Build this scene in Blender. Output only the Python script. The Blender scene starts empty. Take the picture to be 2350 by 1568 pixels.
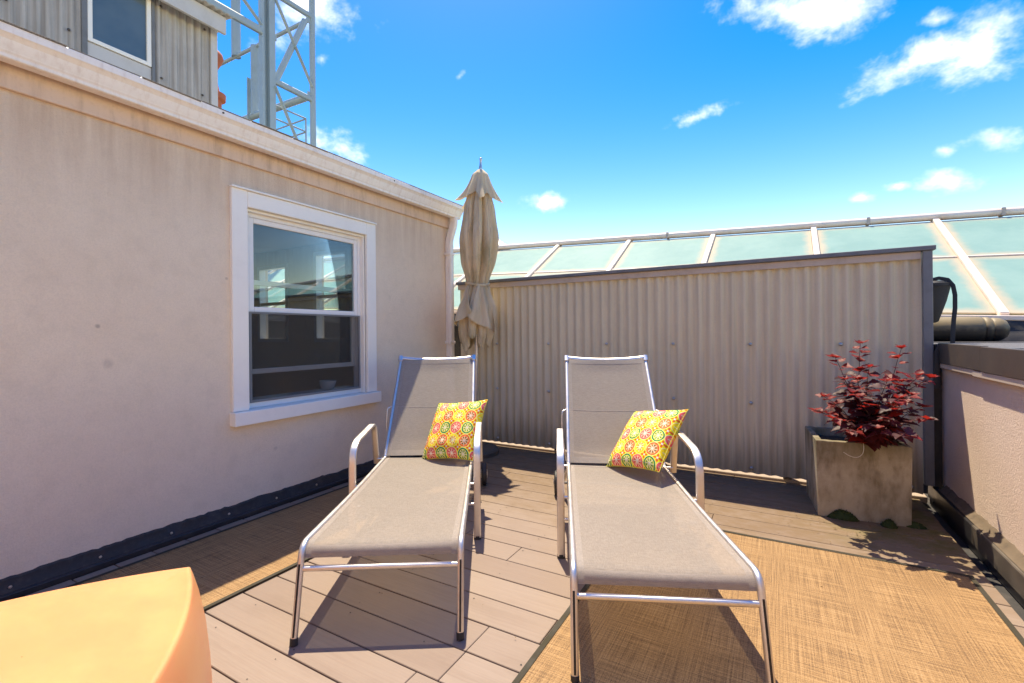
import bpy, bmesh, math, random
from mathutils import Vector, Matrix, noise as mnoise
random.seed(11)
R = math.radians
sc = bpy.context.scene
C = sc.collection

# ------------------------------------------------------------------ camera
cam = bpy.data.cameras.new('camera'); co = bpy.data.objects.new('camera', cam); C.objects.link(co)
cam.sensor_width = 36.0; cam.lens = 36.0 * 1065 / 2350
cam.shift_y = -17 / 2350
cam.clip_start = .02; cam.clip_end = 2000
co.matrix_world = Matrix.Translation((0, 0, 1.2)) @ Matrix.Rotation(R(29.5), 4, 'Z') @ Matrix.Rotation(R(90), 4, 'X') @ Matrix.Rotation(R(-.55), 4, 'Z')
sc.camera = co

# ------------------------------------------------------------------ light
SUN = Vector((-.243, .322, 1.0)).normalized()
SUN_EL = math.asin(SUN.z); SUN_ROT = math.atan2(SUN.x, SUN.y)
SKY_STRENGTH = .15
SUN_STRENGTH = 2.0
EXPOSURE = 2.07
sl = bpy.data.lights.new('sun', 'SUN'); so = bpy.data.objects.new('sun', sl); C.objects.link(so)
sl.energy = SUN_STRENGTH; sl.angle = R(.55); sl.color = (1.0, .87, .65)
so.rotation_euler = SUN.to_track_quat('Z', 'Y').to_euler(); so.location = (-3, 4, 14)
sc.view_settings.view_transform = 'Standard'; sc.view_settings.look = 'None'
sc.view_settings.exposure = EXPOSURE; sc.view_settings.gamma = 1.0
sc.view_settings.use_curve_mapping = False
sc.cycles.max_bounces = 7; sc.cycles.diffuse_bounces = 5; sc.cycles.transparent_max_bounces = 12
sc.cycles.use_denoising = True

# ------------------------------------------------------------------ node helpers
class NT:
    def __init__(s, tree): s.t = tree; s.n = tree.nodes; s.l = tree.links
    def node(s, typ, **kw):
        n = s.n.new(typ)
        for k, v in kw.items(): setattr(n, k, v)
        return n
    def link(s, a, b): s.l.new(a, b)
    def put(s, sock, v):
        if isinstance(v, bpy.types.NodeSocket): s.l.new(v, sock)
        elif v is not None:
            if isinstance(v, (tuple, list)) and len(v) == 3 and sock.type == 'RGBA': v = (*v, 1)
            sock.default_value = v
    def math(s, op, a, b=None, c=None, clamp=False):
        n = s.node('ShaderNodeMath', operation=op, use_clamp=clamp)
        s.put(n.inputs[0], a)
        if b is not None: s.put(n.inputs[1], b)
        if c is not None: s.put(n.inputs[2], c)
        return n.outputs[0]
    def vmath(s, op, a, b=None, out=0):
        n = s.node('ShaderNodeVectorMath', operation=op)
        s.put(n.inputs[0], a)
        if b is not None:
            s.put(n.inputs['Scale'] if op == 'SCALE' else n.inputs[1], b)
        return n.outputs[out]
    def coord(s, what='Object'): return s.node('ShaderNodeTexCoord').outputs[what]
    def pos(s): return s.node('ShaderNodeNewGeometry').outputs['Position']
    def scale(s, v, sc_): return s.vmath('MULTIPLY', v, tuple(sc_))
    def noise(s, v, scale=5, detail=4, rough=.55, dist=0, out=0):
        n = s.node('ShaderNodeTexNoise'); s.put(n.inputs['Vector'], v)
        n.inputs['Scale'].default_value = scale; n.inputs['Detail'].default_value = detail
        n.inputs['Roughness'].default_value = rough; n.inputs['Distortion'].default_value = dist
        return n.outputs[out]
    def ramp(s, f, stops, interp='LINEAR'):
        n = s.node('ShaderNodeValToRGB'); n.color_ramp.interpolation = interp
        e = n.color_ramp.elements
        while len(e) < len(stops): e.new(.5)
        for i, (p, c) in enumerate(stops):
            e[i].position = p
            if isinstance(c, (int, float)): c = (c, c, c)
            e[i].color = (*c[:3], 1)
        s.put(n.inputs[0], f); return n.outputs[0]
    def mapr(s, v, a, b, c=0., d=1., smooth=True):
        n = s.node('ShaderNodeMapRange', interpolation_type='SMOOTHSTEP' if smooth else 'LINEAR')
        s.put(n.inputs[0], v)
        for i, q in zip((1, 2, 3, 4), (a, b, c, d)): s.put(n.inputs[i], q)
        return n.outputs[0]
    def mix(s, f, a, b, mode='MIX'):
        n = s.node('ShaderNodeMix', data_type='RGBA', blend_type=mode)
        s.put(n.inputs[0], f); s.put(n.inputs[6], a); s.put(n.inputs[7], b)
        return n.outputs[2]
    def sep(s, v):
        n = s.node('ShaderNodeSeparateXYZ'); s.put(n.inputs[0], v); return n.outputs
    def comb(s, x, y, z):
        n = s.node('ShaderNodeCombineXYZ')
        for i, q in enumerate((x, y, z)): s.put(n.inputs[i], q)
        return n.outputs[0]
    def bump(s, h, strength=.3, dist=.01):
        n = s.node('ShaderNodeBump'); s.put(n.inputs['Height'], h)
        n.inputs['Strength'].default_value = strength; n.inputs['Distance'].default_value = dist
        return n.outputs[0]
    def rnd(s): return s.node('ShaderNodeObjectInfo').outputs['Random']

MATS = {}
def mat(name):
    m = bpy.data.materials.new(name); m.use_nodes = True
    t = NT(m.node_tree); t.n.clear()
    t.out = t.node('ShaderNodeOutputMaterial'); MATS[name] = m
    return m, t
def principled(t, color, rough=.6, metal=0., normal=None, spec=.5, **kw):
    p = t.node('ShaderNodeBsdfPrincipled')
    t.put(p.inputs['Base Color'], color); t.put(p.inputs['Roughness'], rough)
    t.put(p.inputs['Metallic'], metal); t.put(p.inputs['Specular IOR Level'], spec)
    if normal is not None: t.put(p.inputs['Normal'], normal)
    for k, v in kw.items(): t.put(p.inputs[k], v)
    return p
def finish(t, shader):
    t.link(shader.outputs[0] if hasattr(shader, 'outputs') else shader, t.out.inputs[0])

# ------------------------------------------------------------------ world
w = bpy.data.worlds.new('World'); sc.world = w; w.use_nodes = True
t = NT(w.node_tree); t.n.clear()
wout = t.node('ShaderNodeOutputWorld'); bg = t.node('ShaderNodeBackground'); t.link(bg.outputs[0], wout.inputs[0])
sky = t.node('ShaderNodeTexSky'); sky.sky_type = 'NISHITA'; sky.sun_disc = False
sky.sun_elevation = SUN_EL; sky.sun_rotation = SUN_ROT
sky.air_density = 1.0; sky.dust_density = .25; sky.ozone_density = 2.0; sky.altitude = 100
hs = t.node('ShaderNodeHueSaturation'); hs.inputs['Saturation'].default_value = 1.52; hs.inputs['Hue'].default_value = .529
t.link(sky.outputs[0], hs.inputs['Color'])
D = t.coord('Generated')
CL = [(0.012,0.857,0.515,-0.925,-0.225,0.305,0.094,0.030,1), (0.076,0.866,0.494,0.963,0.032,-0.266,0.065,0.036,1),
 (0.190,0.895,0.404,-0.951,0.249,-0.182,0.072,0.028,1), (0.248,0.884,0.396,0.937,-0.333,0.100,0.060,0.044,1),
 (0.205,0.874,0.441,0.965,-0.118,-0.235,0.024,0.014,.6), (-0.120,0.910,0.396,0.987,0.037,0.153,0.052,0.012,.9),
 (0.278,0.921,0.271,0.922,-0.194,-0.335,0.036,0.019,1), (0.227,0.935,0.272,0.933,-0.138,-0.332,0.017,0.010,.9),
 (0.235,0.945,0.227,0.962,-0.216,-0.168,0.040,0.018,1), (0.128,0.967,0.222,0.986,-0.108,-0.127,0.018,0.010,.8),
 (-0.405,0.873,0.272,0.917,0.400,0.004,0.046,0.018,.9), (0.177,0.956,0.232,0.981,-0.162,-0.111,0.020,0.008,.7),
 (-0.675,0.505,0.538,0.661,0.746,0.079,0.075,0.050,.95), (-0.719,0.487,0.495,0.673,0.695,0.252,0.05,0.032,.5),
 (-0.715,0.602,0.355,0.573,0.781,-0.247,0.062,0.028,.9), (-0.509,0.711,0.484,0.756,0.082,0.649,0.022,0.012,.25),
 (-0.684,0.545,0.485,0.723,0.621,0.302,0.022,0.014,.5)]
rr = random.Random(5)
for k in range(6):                       # the same scattered fair-weather clouds go on round the rest of the sky
    az = R(40 + k * 44 + rr.uniform(-8, 8)); el = R(rr.uniform(14, 42))
    c = Vector((math.sin(az) * math.cos(el), math.cos(az) * math.cos(el), math.sin(el)))
    e = Vector((math.cos(az), -math.sin(az), rr.uniform(-.2, .2))); e = (e - c * e.dot(c)).normalized()
    CL.append((*c, *e, rr.uniform(.05, .12), rr.uniform(.02, .05), 1))
nz = t.noise(D, 9, 5, .64, .3)
nzf = t.noise(t.scale(D, (1, 1, 1.6)), 34, 3, .6)
acc = None
for cx, cy, cz, ex, ey, ez, ww, hh, amt in CL:
    c = Vector((cx, cy, cz)).normalized(); e1 = Vector((ex, ey, ez)); e1 = (e1 - c * e1.dot(c)).normalized(); e2 = c.cross(e1)
    mp = t.node('ShaderNodeMapping', vector_type='TEXTURE'); t.link(D, mp.inputs[0])
    mp.inputs['Location'].default_value = c * (1 + 0); mp.inputs['Rotation'].default_value = Matrix((e1, e2, c)).transposed().to_euler()
    mp.inputs['Scale'].default_value = (ww * .9, hh * .9, .2)
    r = t.vmath('LENGTH', mp.outputs[0], None, 1)
    if amt < 1: r = t.math('ADD', r, (1 - amt) * .8)
    acc = r if acc is None else t.math('MINIMUM', acc, r)
acc = t.math('ADD', acc, t.math('MULTIPLY', t.math('SUBTRACT', nz, .5), 3.0))
acc = t.math('ADD', acc, t.math('MULTIPLY', t.math('SUBTRACT', nzf, .5), 1.6))
acc = t.mapr(acc, 1.45, -.55)
cloudcol = t.mix(t.mapr(nz, .35, .65), (3.0, 2.95, 2.95), (2.4, 2.5, 2.75))
skyc = t.mix(1.0, hs.outputs[0], (1.18, .82, .44), 'MULTIPLY')      # the camera's daylight white balance, as on the sun
t.link(t.mix(acc, skyc, cloudcol), bg.inputs[0]); bg.inputs[1].default_value = SKY_STRENGTH

# ------------------------------------------------------------------ materials
def stucco(name, base, dark, eave_bounce_marks=False):
    m, t = mat(name); P = t.pos()
    n1 = t.noise(P, 1.1, 5, .6); n2 = t.noise(P, 9, 6, .6); n3 = t.noise(P, 150, 3, .6)
    col = t.mix(t.mapr(n1, .35, .7), base, dark)
    col = t.mix(t.math('MULTIPLY', t.mapr(n2, .45, .7), .18), col, tuple(c * .72 for c in dark))
    col = t.mix(t.math('MULTIPLY', t.mapr(n3, .35, .7), .30), col, tuple(c * .74 for c in base))
    # scattered scuffs and rain marks
    sc1 = t.mapr(t.noise(t.scale(P, (2.2, 2.2, .8)), 4.5, 6, .7), .66, .78)
    col = t.mix(t.math('MULTIPLY', sc1, .3), col, (.22, .17, .14))
    if eave_bounce_marks:
        for (yy, zz, rad, amt) in ((1.055, 1.262, .016, .5), (1.10, 1.06, .035, .22), (1.72, 1.58, .012, .35), (2.05, .40, .02, .2), (.62, .70, .03, .2)):   # old knocks and smudges in the render
            dd = t.vmath('DISTANCE', P, (-3.11, yy, zz), 1)
            dd = t.math('ADD', dd, t.math('MULTIPLY', t.math('SUBTRACT', n2, .5), rad * 1.6))
            col = t.mix(t.mapr(dd, rad, rad * .3, 0, amt), col, (.30, .23, .19))
    if eave_bounce_marks:                        # reflected brown light under the eave, put into the colour with streaky noise
        z = t.sep(P)[2]
        st = t.noise(t.scale(P, (9, 9, .7)), 1.4, 5, .65)
        f = t.math('MULTIPLY', t.mapr(z, 1.75, 2.4), t.mapr(st, .1, .85))
        col = t.mix(t.math('MULTIPLY', f, .62), col, (.50, .315, .20))
    h = t.math('ADD', t.math('MULTIPLY', t.noise(P, 210, 3, .7), .7), t.math('MULTIPLY', t.noise(P, 75, 3, .6), .6))
    finish(t, principled(t, col, .93, normal=t.bump(h, .8, .009), spec=.2))
    return m
stucco('stucco_wall', (.96, .815, .635), (.92, .765, .585), True)
stucco('stucco_parapet', (.82, .66, .535), (.75, .58, .46))

def paint(name, col, rough=.5, dirt=.25, dcol=(.25, .19, .14), dscale=6, stretch=(1, 1, 1), metal=0.):
    m, t = mat(name); P = t.pos()
    n = t.noise(t.scale(P, stretch), dscale, 7, .65); n2 = t.noise(P, 60, 4, .6)
    f = t.math('MULTIPLY', t.mapr(n, .45, .78), dirt)
    f = t.math('ADD', f, t.math('MULTIPLY', t.mapr(n2, .5, .8), dirt * .35))
    finish(t, principled(t, t.mix(f, col, dcol), t.mapr(n, .2, .8, rough * .8, min(1, rough * 1.2)), metal, normal=t.bump(n2, .06, .002)))
    return m
paint('white_trim', (.95, .92, .84), .45, .10, (.42, .36, .30))
paint('vinyl_white', (.87, .86, .84), .35, .10, (.45, .42, .38))
paint('gutter_white', (.95, .90, .83), .42, .38, (.56, .40, .29), 3.0, (9, 9, 1.6))
paint('fascia_beige', (.74, .56, .42), .6, .5, (.34, .23, .16), 3.0, (6, 6, 1))
paint('cream_bar', (.92, .78, .64), .5, .4, (.50, .30, .17), 5)
paint('grey_cap', (.165, .17, .178), .5, .35, (.09, .085, .08), 8)
paint('grey_post', (.19, .195, .20), .5, .35, (.10, .09, .08), 8)
paint('brown_fascia', (.072, .054, .042), .38, .3, (.12, .095, .075), 5)
paint('drip_beige', (.56, .46, .37), .5, .4, (.3, .22, .15), 8)
paint('black_flashing', (.022, .022, .026), .42, .6, (.07, .06, .055), 7)
paint('bitumen', (.03, .028, .028), .75, .7, (.10, .085, .075), 18)
paint('tower_steel', (.37, .45, .48), .45, .35, (.24, .28, .29), 3)
paint('dormer_white', (.62, .60, .57), .5, .35, (.36, .31, .26), 4)
paint('terracotta', (.45, .13, .055), .75, .3, (.25, .09, .05), 8)
paint('rubber', (.025, .025, .026), .6, .4, (.06, .055, .05), 20)
paint('dark_slot', (.012, .011, .011), .6, .2)
paint('brown_base', (.09, .075, .06), .5, .5, (.2, .17, .13), 5)
paint('bowl_white', (.8, .8, .78), .3, .05)
paint('interior', (.5, .47, .43), .8, .2, (.2, .18, .16), 2)
paint('asphalt', (.06, .06, .062), .9, .4, (.1, .1, .1), .4)

# corrugated sheet
def corr_mat(name, a, b, dirt):
    m, t = mat(name); P = t.pos()
    st = t.noise(t.scale(P, (26, 26, .6)), 1, 6, .6); n = t.noise(P, 3.5, 6, .65); f = t.noise(P, 120, 3, .6)
    x = t.sep(P)[0]
    col = t.mix(t.mapr(n, .3, .7), a, b)
    col = t.mix(t.math('MULTIPLY', t.mapr(st, .40, .70), .75), col, dirt)
    col = t.mix(t.math('MULTIPLY', t.mapr(f, .45, .75), .2), col, tuple(c * .6 for c in a))
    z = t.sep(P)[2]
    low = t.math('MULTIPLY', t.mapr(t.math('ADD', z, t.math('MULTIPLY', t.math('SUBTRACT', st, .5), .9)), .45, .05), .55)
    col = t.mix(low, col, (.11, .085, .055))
    finish(t, principled(t, col, .85, .0, normal=t.bump(f, .12, .002), spec=.15))
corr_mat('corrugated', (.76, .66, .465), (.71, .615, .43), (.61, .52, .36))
corr_mat('corrugated_grey', (.56, .53, .49), (.48, .455, .42), (.28, .25, .22))

# deck
m, t = mat('deck_composite'); P = t.pos(); rn = t.rnd()
off = t.comb(t.math('MULTIPLY', rn, 37), t.math('MULTIPLY', rn, 11), 0)
g = t.noise(t.vmath('ADD', t.scale(P, (2.2, 95, 40)), off), 1, 6, .65)
g2 = t.noise(t.scale(P, (1.0, 3.0, 1)), 2.2, 6, .65)
base = t.mix(rn, (.235, .176, .138), (.285, .222, .176))
col = t.mix(t.math('MULTIPLY', t.mapr(g, .35, .7), .42), base, (.215, .155, .122))
col = t.mix(t.math('MULTIPLY', t.mapr(g2, .5, .78), .4), col, (.205, .155, .12))
sy = t.sep(P)
wet = t.math('ADD', sy[1], t.math('MULTIPLY', t.math('SUBTRACT', t.noise(t.scale(P, (1.2, 1, 1)), 2.3, 6, .65), .5), 1.7))
wm = t.math('MULTIPLY', t.mapr(wet, 2.35, 3.45), t.mapr(t.noise(t.scale(P, (4, 9, 1)), 3, 6, .7), .25, .6, .35, .95))
col = t.mix(t.math('MULTIPLY', wm, .85), col, (.17, .108, .052))
mossx = t.math('MULTIPLY', t.mapr(sy[0], .0, .75), t.mapr(sy[1], 3.0, 3.5))
mossn = t.math('MULTIPLY', mossx, t.mapr(t.noise(P, 6, 6, .7), .38, .62))
col = t.mix(t.math('MULTIPLY', mossn, .8), col, (.115, .105, .022))
finish(t, principled(t, col, t.mapr(g2, .3, .7, .55, .8), normal=t.bump(g, .25, .003), spec=.3))

# rug weave
m, t = mat('rug_weave'); P = t.pos()
a = t.noise(t.scale(P, (3.2, 230, 1)), 1, 4, .7); b = t.noise(t.scale(P, (230, 3.2, 1)), 1, 4, .7)
big = t.noise(P, 1.3, 5, .6); fine = t.noise(t.scale(P, (170, 170, 1)), 1.2, 2, .6)
f = t.math('ADD', t.math('MULTIPLY', a, .55), t.math('MULTIPLY', b, .45))
f = t.math('ADD', f, t.math('MULTIPLY', t.math('SUBTRACT', big, .5), .16))
f = t.math('ADD', f, t.math('MULTIPLY', t.math('SUBTRACT', fine, .5), .30))
col = t.ramp(f, [(.30, (.046, .03, .02)), (.42, (.165, .097, .046)), (.52, (.31, .187, .081)), (.66, (.43, .285, .145))])
finish(t, principled(t, col, .7, normal=t.bump(f, .5, .004), spec=.25))
paint('rug_binding', (.028, .023, .012), .8, .5, (.06, .05, .02), 9)

# metals
def metal(name, col, rough, n_=.12):
    m, t = mat(name); P = t.coord('Object'); n = t.noise(P, 14, 6, .65); s_ = t.noise(t.scale(P, (90, 90, 90)), 1, 3, .6)
    c2 = t.mix(t.math('MULTIPLY', t.mapr(n, .45, .75), .35), col, tuple(c * .62 for c in col))
    r = t.math('ADD', t.mapr(n, .3, .75, rough, rough + n_), t.math('MULTIPLY', s_, .05))
    finish(t, principled(t, c2, r, 1.0))
metal('aluminium', (.78, .74, .69), .36)
metal('aluminium_satin', (.80, .77, .73), .34)
metal('galvanised', (.55, .56, .57), .38)

# sling mesh fabric
def sling(name, col, trans):
    m, t = mat(name); P = t.coord('Object')
    th = t.noise(t.scale(P, (420, 40, 420)), 1, 2, .5); tv = t.noise(t.scale(P, (30, 420, 420)), 1, 2, .5); bg_ = t.noise(P, 5, 4, .6)
    f = t.math('ADD', t.math('MULTIPLY', th, .5), t.math('MULTIPLY', tv, .5))
    c = t.mix(t.mapr(f, .38, .62), tuple(q * .86 for q in col), tuple(min(1, q * 1.10) for q in col))
    c = t.mix(t.math('MULTIPLY', t.mapr(bg_, .4, .7), .15), c, tuple(q * .75 for q in col))
    d = principled(t, c, .65, normal=t.bump(f, .25, .001), spec=.3)
    tl = t.node('ShaderNodeBsdfTranslucent'); t.put(tl.inputs[0], c)
    tp = t.node('ShaderNodeBsdfTransparent')
    m1 = t.node('ShaderNodeMixShader'); m1.inputs[0].default_value = .40; t.link(d.outputs[0], m1.inputs[1]); t.link(tl.outputs[0], m1.inputs[2])
    m2 = t.node('ShaderNodeMixShader'); m2.inputs[0].default_value = trans; t.link(m1.outputs[0], m2.inputs[1]); t.link(tp.outputs[0], m2.inputs[2])
    finish(t, m2)
sling('sling', (.455, .395, .33), .13)
sling('sling_hem', (.50, .44, .38), .10)

# umbrella canvas
m, t = mat('canvas'); P = t.coord('Object')
n = t.noise(t.scale(P, (7, 7, 1.3)), 1, 6, .65); n2 = t.noise(t.scale(P, (5, 5, 2.2)), 1.3, 5, .6)
z = t.sep(P)[2]
col = t.mix(t.mapr(n, .35, .7), (.84, .70, .47), (.70, .565, .36))
col = t.mix(t.math('MULTIPLY', t.mapr(n2, .50, .72), .6), col, (.32, .27, .12))
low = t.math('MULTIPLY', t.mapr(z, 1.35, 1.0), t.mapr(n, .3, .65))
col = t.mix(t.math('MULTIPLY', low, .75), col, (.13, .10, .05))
fine = t.noise(P, 260, 2, .6); cr = t.noise(t.scale(P, (30, 30, 9)), 1, 4, .6)
d = principled(t, col, .85, normal=t.bump(t.math('ADD', t.math('MULTIPLY', fine, .2), cr), .25, .01), spec=.2)
tl = t.node('ShaderNodeBsdfTranslucent'); t.put(tl.inputs[0], col)
mx = t.node('ShaderNodeMixShader'); mx.inputs[0].default_value = .22; t.link(d.outputs[0], mx.inputs[1]); t.link(tl.outputs[0], mx.inputs[2])
finish(t, mx)

# skylight glass: frosted, weathered at the edges
m, t = mat('frosted_glass'); G = t.coord('Generated'); gs = t.sep(G); P = t.pos()
ed = t.math('MINIMUM', t.math('MINIMUM', gs[0], t.math('SUBTRACT', 1., gs[0])), t.math('MINIMUM', gs[1], t.math('SUBTRACT', 1., gs[1])))
nn = t.noise(P, 2.2, 6, .65); n5 = t.noise(P, 8, 6, .65)
e = t.math('ADD', ed, t.math('MULTIPLY', t.math('SUBTRACT', n5, .5), .10))
col = t.mix(t.mapr(nn, .3, .7), (.26, .43, .38), (.32, .49, .425))
col = t.mix(t.math('MULTIPLY', t.mapr(e, .10, .0), .65), col, (.76, .55, .36))
col = t.mix(t.math('MULTIPLY', t.mapr(n5, .55, .8), .15), col, (.45, .52, .45))
pp = principled(t, col, .6, spec=.12); tp = t.node('ShaderNodeBsdfTransparent'); mx = t.node('ShaderNodeMixShader'); mx.inputs[0].default_value = .16
t.link(pp.outputs[0], mx.inputs[1]); t.link(tp.outputs[0], mx.inputs[2]); finish(t, mx)

# clear glass
m, t = mat('window_glass')
fr = t.node('ShaderNodeFresnel'); fr.inputs[0].default_value = 1.55
gl = t.node('ShaderNodeBsdfGlossy'); gl.inputs['Roughness'].default_value = .01; gl.inputs[0].default_value = (.92, .96, 1, 1)
tp = t.node('ShaderNodeBsdfTransparent'); tp.inputs[0].default_value = (.86, .92, .92, 1)
mx = t.node('ShaderNodeMixShader'); t.put(mx.inputs[0], t.math('MULTIPLY', fr.outputs[0], .95, clamp=True)); t.link(tp.outputs[0], mx.inputs[1]); t.link(gl.outputs[0], mx.inputs[2])
finish(t, mx)
m, t = mat('dormer_glass'); P = t.pos()
finish(t, principled(t, t.mix(t.mapr(t.noise(P, 2, 3), .3, .7), (.09, .13, .16), (.13, .17, .19)), .12, spec=.8))
m, t = mat('insect_screen'); P = t.pos()
f = t.math('ADD', t.noise(t.scale(P, (1, 30, 500)), 1, 3, .6), t.noise(t.scale(P, (1, 500, 30)), 1, 3, .6))
d = principled(t, t.ramp(f, [(.8, (.010, .010, .011)), (1.15, (.055, .053, .052))]), .7)
tp = t.node('ShaderNodeBsdfTransparent'); mx = t.node('ShaderNodeMixShader'); mx.inputs[0].default_value = .66
t.link(d.outputs[0], mx.inputs[1]); t.link(tp.outputs[0], mx.inputs[2]); finish(t, mx)

# roofing
m, t = mat('roof_felt'); P = t.pos(); n = t.noise(P, 220, 2, .7); n2 = t.noise(P, 2.5, 5)
finish(t, principled(t, t.mix(t.mapr(n, .35, .7), (.05, .05, .055), (.21, .205, .21)), .85, normal=t.bump(n, .4, .003)))
m, t = mat('shingle'); P = t.pos(); n = t.noise(P, 160, 3, .7); rn = t.rnd()
finish(t, principled(t, t.mix(t.mapr(n, .3, .7), (.10, .085, .07), t.mix(rn, (.22, .18, .14), (.30, .26, .21))), .9, normal=t.bump(n, .4, .003)))

# planter concrete
m, t = mat('concrete'); P = t.coord('Object')
n = t.noise(P, 5, 7, .68); st = t.noise(t.scale(P, (7, 7, 2.6)), 1.3, 7, .62); f = t.noise(P, 120, 4, .65); z = t.sep(P)[2]
col = t.mix(t.mapr(n, .3, .7), (.47, .41, .315), (.36, .31, .225))
col = t.mix(t.math('MULTIPLY', t.mapr(st, .43, .70), .75), col, (.14, .11, .06))
topd = t.math('MULTIPLY', t.mapr(t.math('ADD', z, t.math('MULTIPLY', t.math('SUBTRACT', st, .5), .3)), .33, .5), .6)
col = t.mix(topd, col, (.12, .10, .045))
pit = t.mapr(t.noise(P, 42, 4, .7), .66, .74)
col = t.mix(t.math('MULTIPLY', pit, .6), col, (.07, .055, .04))
finish(t, principled(t, col, .9, normal=t.bump(t.math('SUBTRACT', f, pit), .5, .004), spec=.2))
paint('soil', (.03, .02, .014), .95, .5, (.07, .05, .03), 30)
paint('moss', (.035, .055, .010), .95, .6, (.09, .10, .02), 30)
paint('ledge_timber', (.38, .30, .235), .7, .5, (.2, .15, .1), 9)
paint('sealant', (.13, .095, .06), .9, .7, (.04, .035, .03), 14)
paint('litter', (.19, .13, .055), .9, .6, (.08, .05, .03), 30)

# leaves
def leafmat(name, c1, c2, tr):
    m, t = mat(name); rn = t.rnd(); n = t.noise(t.coord('Object'), 30, 3)
    c = t.mix(t.math('ADD', t.math('MULTIPLY', rn, .7), t.math('MULTIPLY', n, .3)), c1, c2)
    d = principled(t, c, .52, spec=.4); tl = t.node('ShaderNodeBsdfTranslucent'); t.put(tl.inputs[0], t.mix(.5, c, tr))
    mx = t.node('ShaderNodeMixShader'); mx.inputs[0].default_value = .42; t.link(d.outputs[0], mx.inputs[1]); t.link(tl.outputs[0], mx.inputs[2]); finish(t, mx)
leafmat('leaf_purple', (.05, .018, .022), (.10, .034, .038), (.25, .015, .012))
leafmat('leaf_red', (.15, .016, .016), (.28, .026, .020), (.55, .03, .018))
paint('stem', (.075, .03, .022), .7, .3)

# stool plastic
m, t = mat('orange_plastic'); P = t.coord('Object'); n = t.noise(t.scale(P, (1, 1.6, 1)), 3.2, 5, .6); n2 = t.noise(P, 70, 3)
col = t.mix(t.mapr(n, .3, .72), (.73, .30, .125), (.75, .36, .145))
sp = t.mapr(t.noise(P, 9, 6, .7), .64, .74)
col = t.mix(t.math('MULTIPLY', sp, .2), col, (.60, .27, .08))
finish(t, principled(t, col, .36, normal=t.bump(n2, .05, .002), spec=.4, **{'Subsurface Weight': .35, 'Subsurface Radius': (.06, .025, .01), 'Subsurface Scale': .6}))
# the roll and the bag
m, t = mat('vinyl_roll'); P = t.pos(); n = t.noise(t.scale(P, (5, 9, 9)), 1.2, 6, .65); z = t.sep(P)[2]
f = t.mapr(t.math('ADD', z, t.math('MULTIPLY', t.math('SUBTRACT', n, .5), .09)), 1.185, 1.24)
finish(t, principled(t, t.mix(f, (.014, .013, .012), (.26, .20, .10)), .55, normal=t.bump(n, .2, .01)))
paint('felt_grey', (.045, .048, .052), .8, .5, (.09, .09, .095), 40)

# citrus print
m, t = mat('citrus_print'); uv = t.coord('UV'); P = t.scale(uv, (4.9, 4.9, 0))
P = t.vmath('ADD', P, (.35, .2, 0))
cell = t.vmath('FLOOR', P); fr_ = t.vmath('SUBTRACT', t.vmath('FRACTION', P), (.5, .5, 0))
wob = t.math('MULTIPLY', t.math('SUBTRACT', t.noise(P, 2.2, 3), .5), .10)
fs = t.sep(fr_); cs = t.sep(cell)
r = t.math('ADD', t.vmath('LENGTH', fr_, None, 1), wob); th = t.math('ARCTAN2', fs[1], fs[0])
pi_ = t.math('FLOORED_MODULO', cs[0], 2.); pj = t.math('FLOORED_MODULO', cs[1], 2.)
rind = t.mix(pj, t.mix(pi_, (.012, .26, .06), (.90, .13, .13)), t.mix(pi_, (.90, .13, .02), (1.0, .74, .01)))
flesh = t.mix(pj, t.mix(pi_, (.75, .72, .10), (.95, .30, .18)), t.mix(pi_, (.95, .32, .08), (1.0, .82, .03)))
seed = t.mix(pj, t.mix(pi_, (.05, .25, .06), (.62, .03, .06)), t.mix(pi_, (.03, .13, .06), (.72, .10, .14)))
spk = t.math('ABSOLUTE', t.math('SINE', t.math('MULTIPLY', th, 4.)))
pith = t.math('LESS_THAN', t.math('MULTIPLY', spk, r), .075)
inner = t.mix(pith, flesh, (.92, .82, .62))
sd = t.math('MULTIPLY', t.math('GREATER_THAN', spk, .80), t.math('MULTIPLY', t.math('GREATER_THAN', r, .17), t.math('LESS_THAN', r, .29)))
inner = t.mix(sd, inner, seed)
yellow = (1.0, .86, .008)
disc = t.mix(t.math('GREATER_THAN', r, .365), inner, rind)
disc = t.mix(t.math('GREATER_THAN', r, .455), disc, (.88, .80, .40))
disc = t.mix(t.math('GREATER_THAN', r, .485), disc, yellow)
q = t.vmath('SUBTRACT', t.vmath('FRACTION', t.vmath('ADD', P, (.5, .5, 0))), (.5, .5, 0)); qs = t.sep(q)
ql = t.vmath('LENGTH', q, None, 1); qt = t.math('ARCTAN2', qs[1], qs[0])
pet = t.math('ABSOLUTE', t.math('COSINE', t.math('MULTIPLY', qt, 2.)))
star = t.math('MULTIPLY', t.math('LESS_THAN', ql, t.math('MULTIPLY', pet, .27)), t.math('GREATER_THAN', r, .485))
disc = t.mix(star, disc, (.80, .17, .02))
disc = t.mix(t.math('MULTIPLY', t.math('LESS_THAN', ql, .07), t.math('GREATER_THAN', r, .485)), disc, (.9, .8, .7))
cl = t.noise(uv, 180, 2)
finish(t, principled(t, disc, .75, normal=t.bump(t.math('ADD', cl, t.math('MULTIPLY', t.noise(uv, 7, 4), 2.5)), .18, .01), spec=.25))

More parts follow.
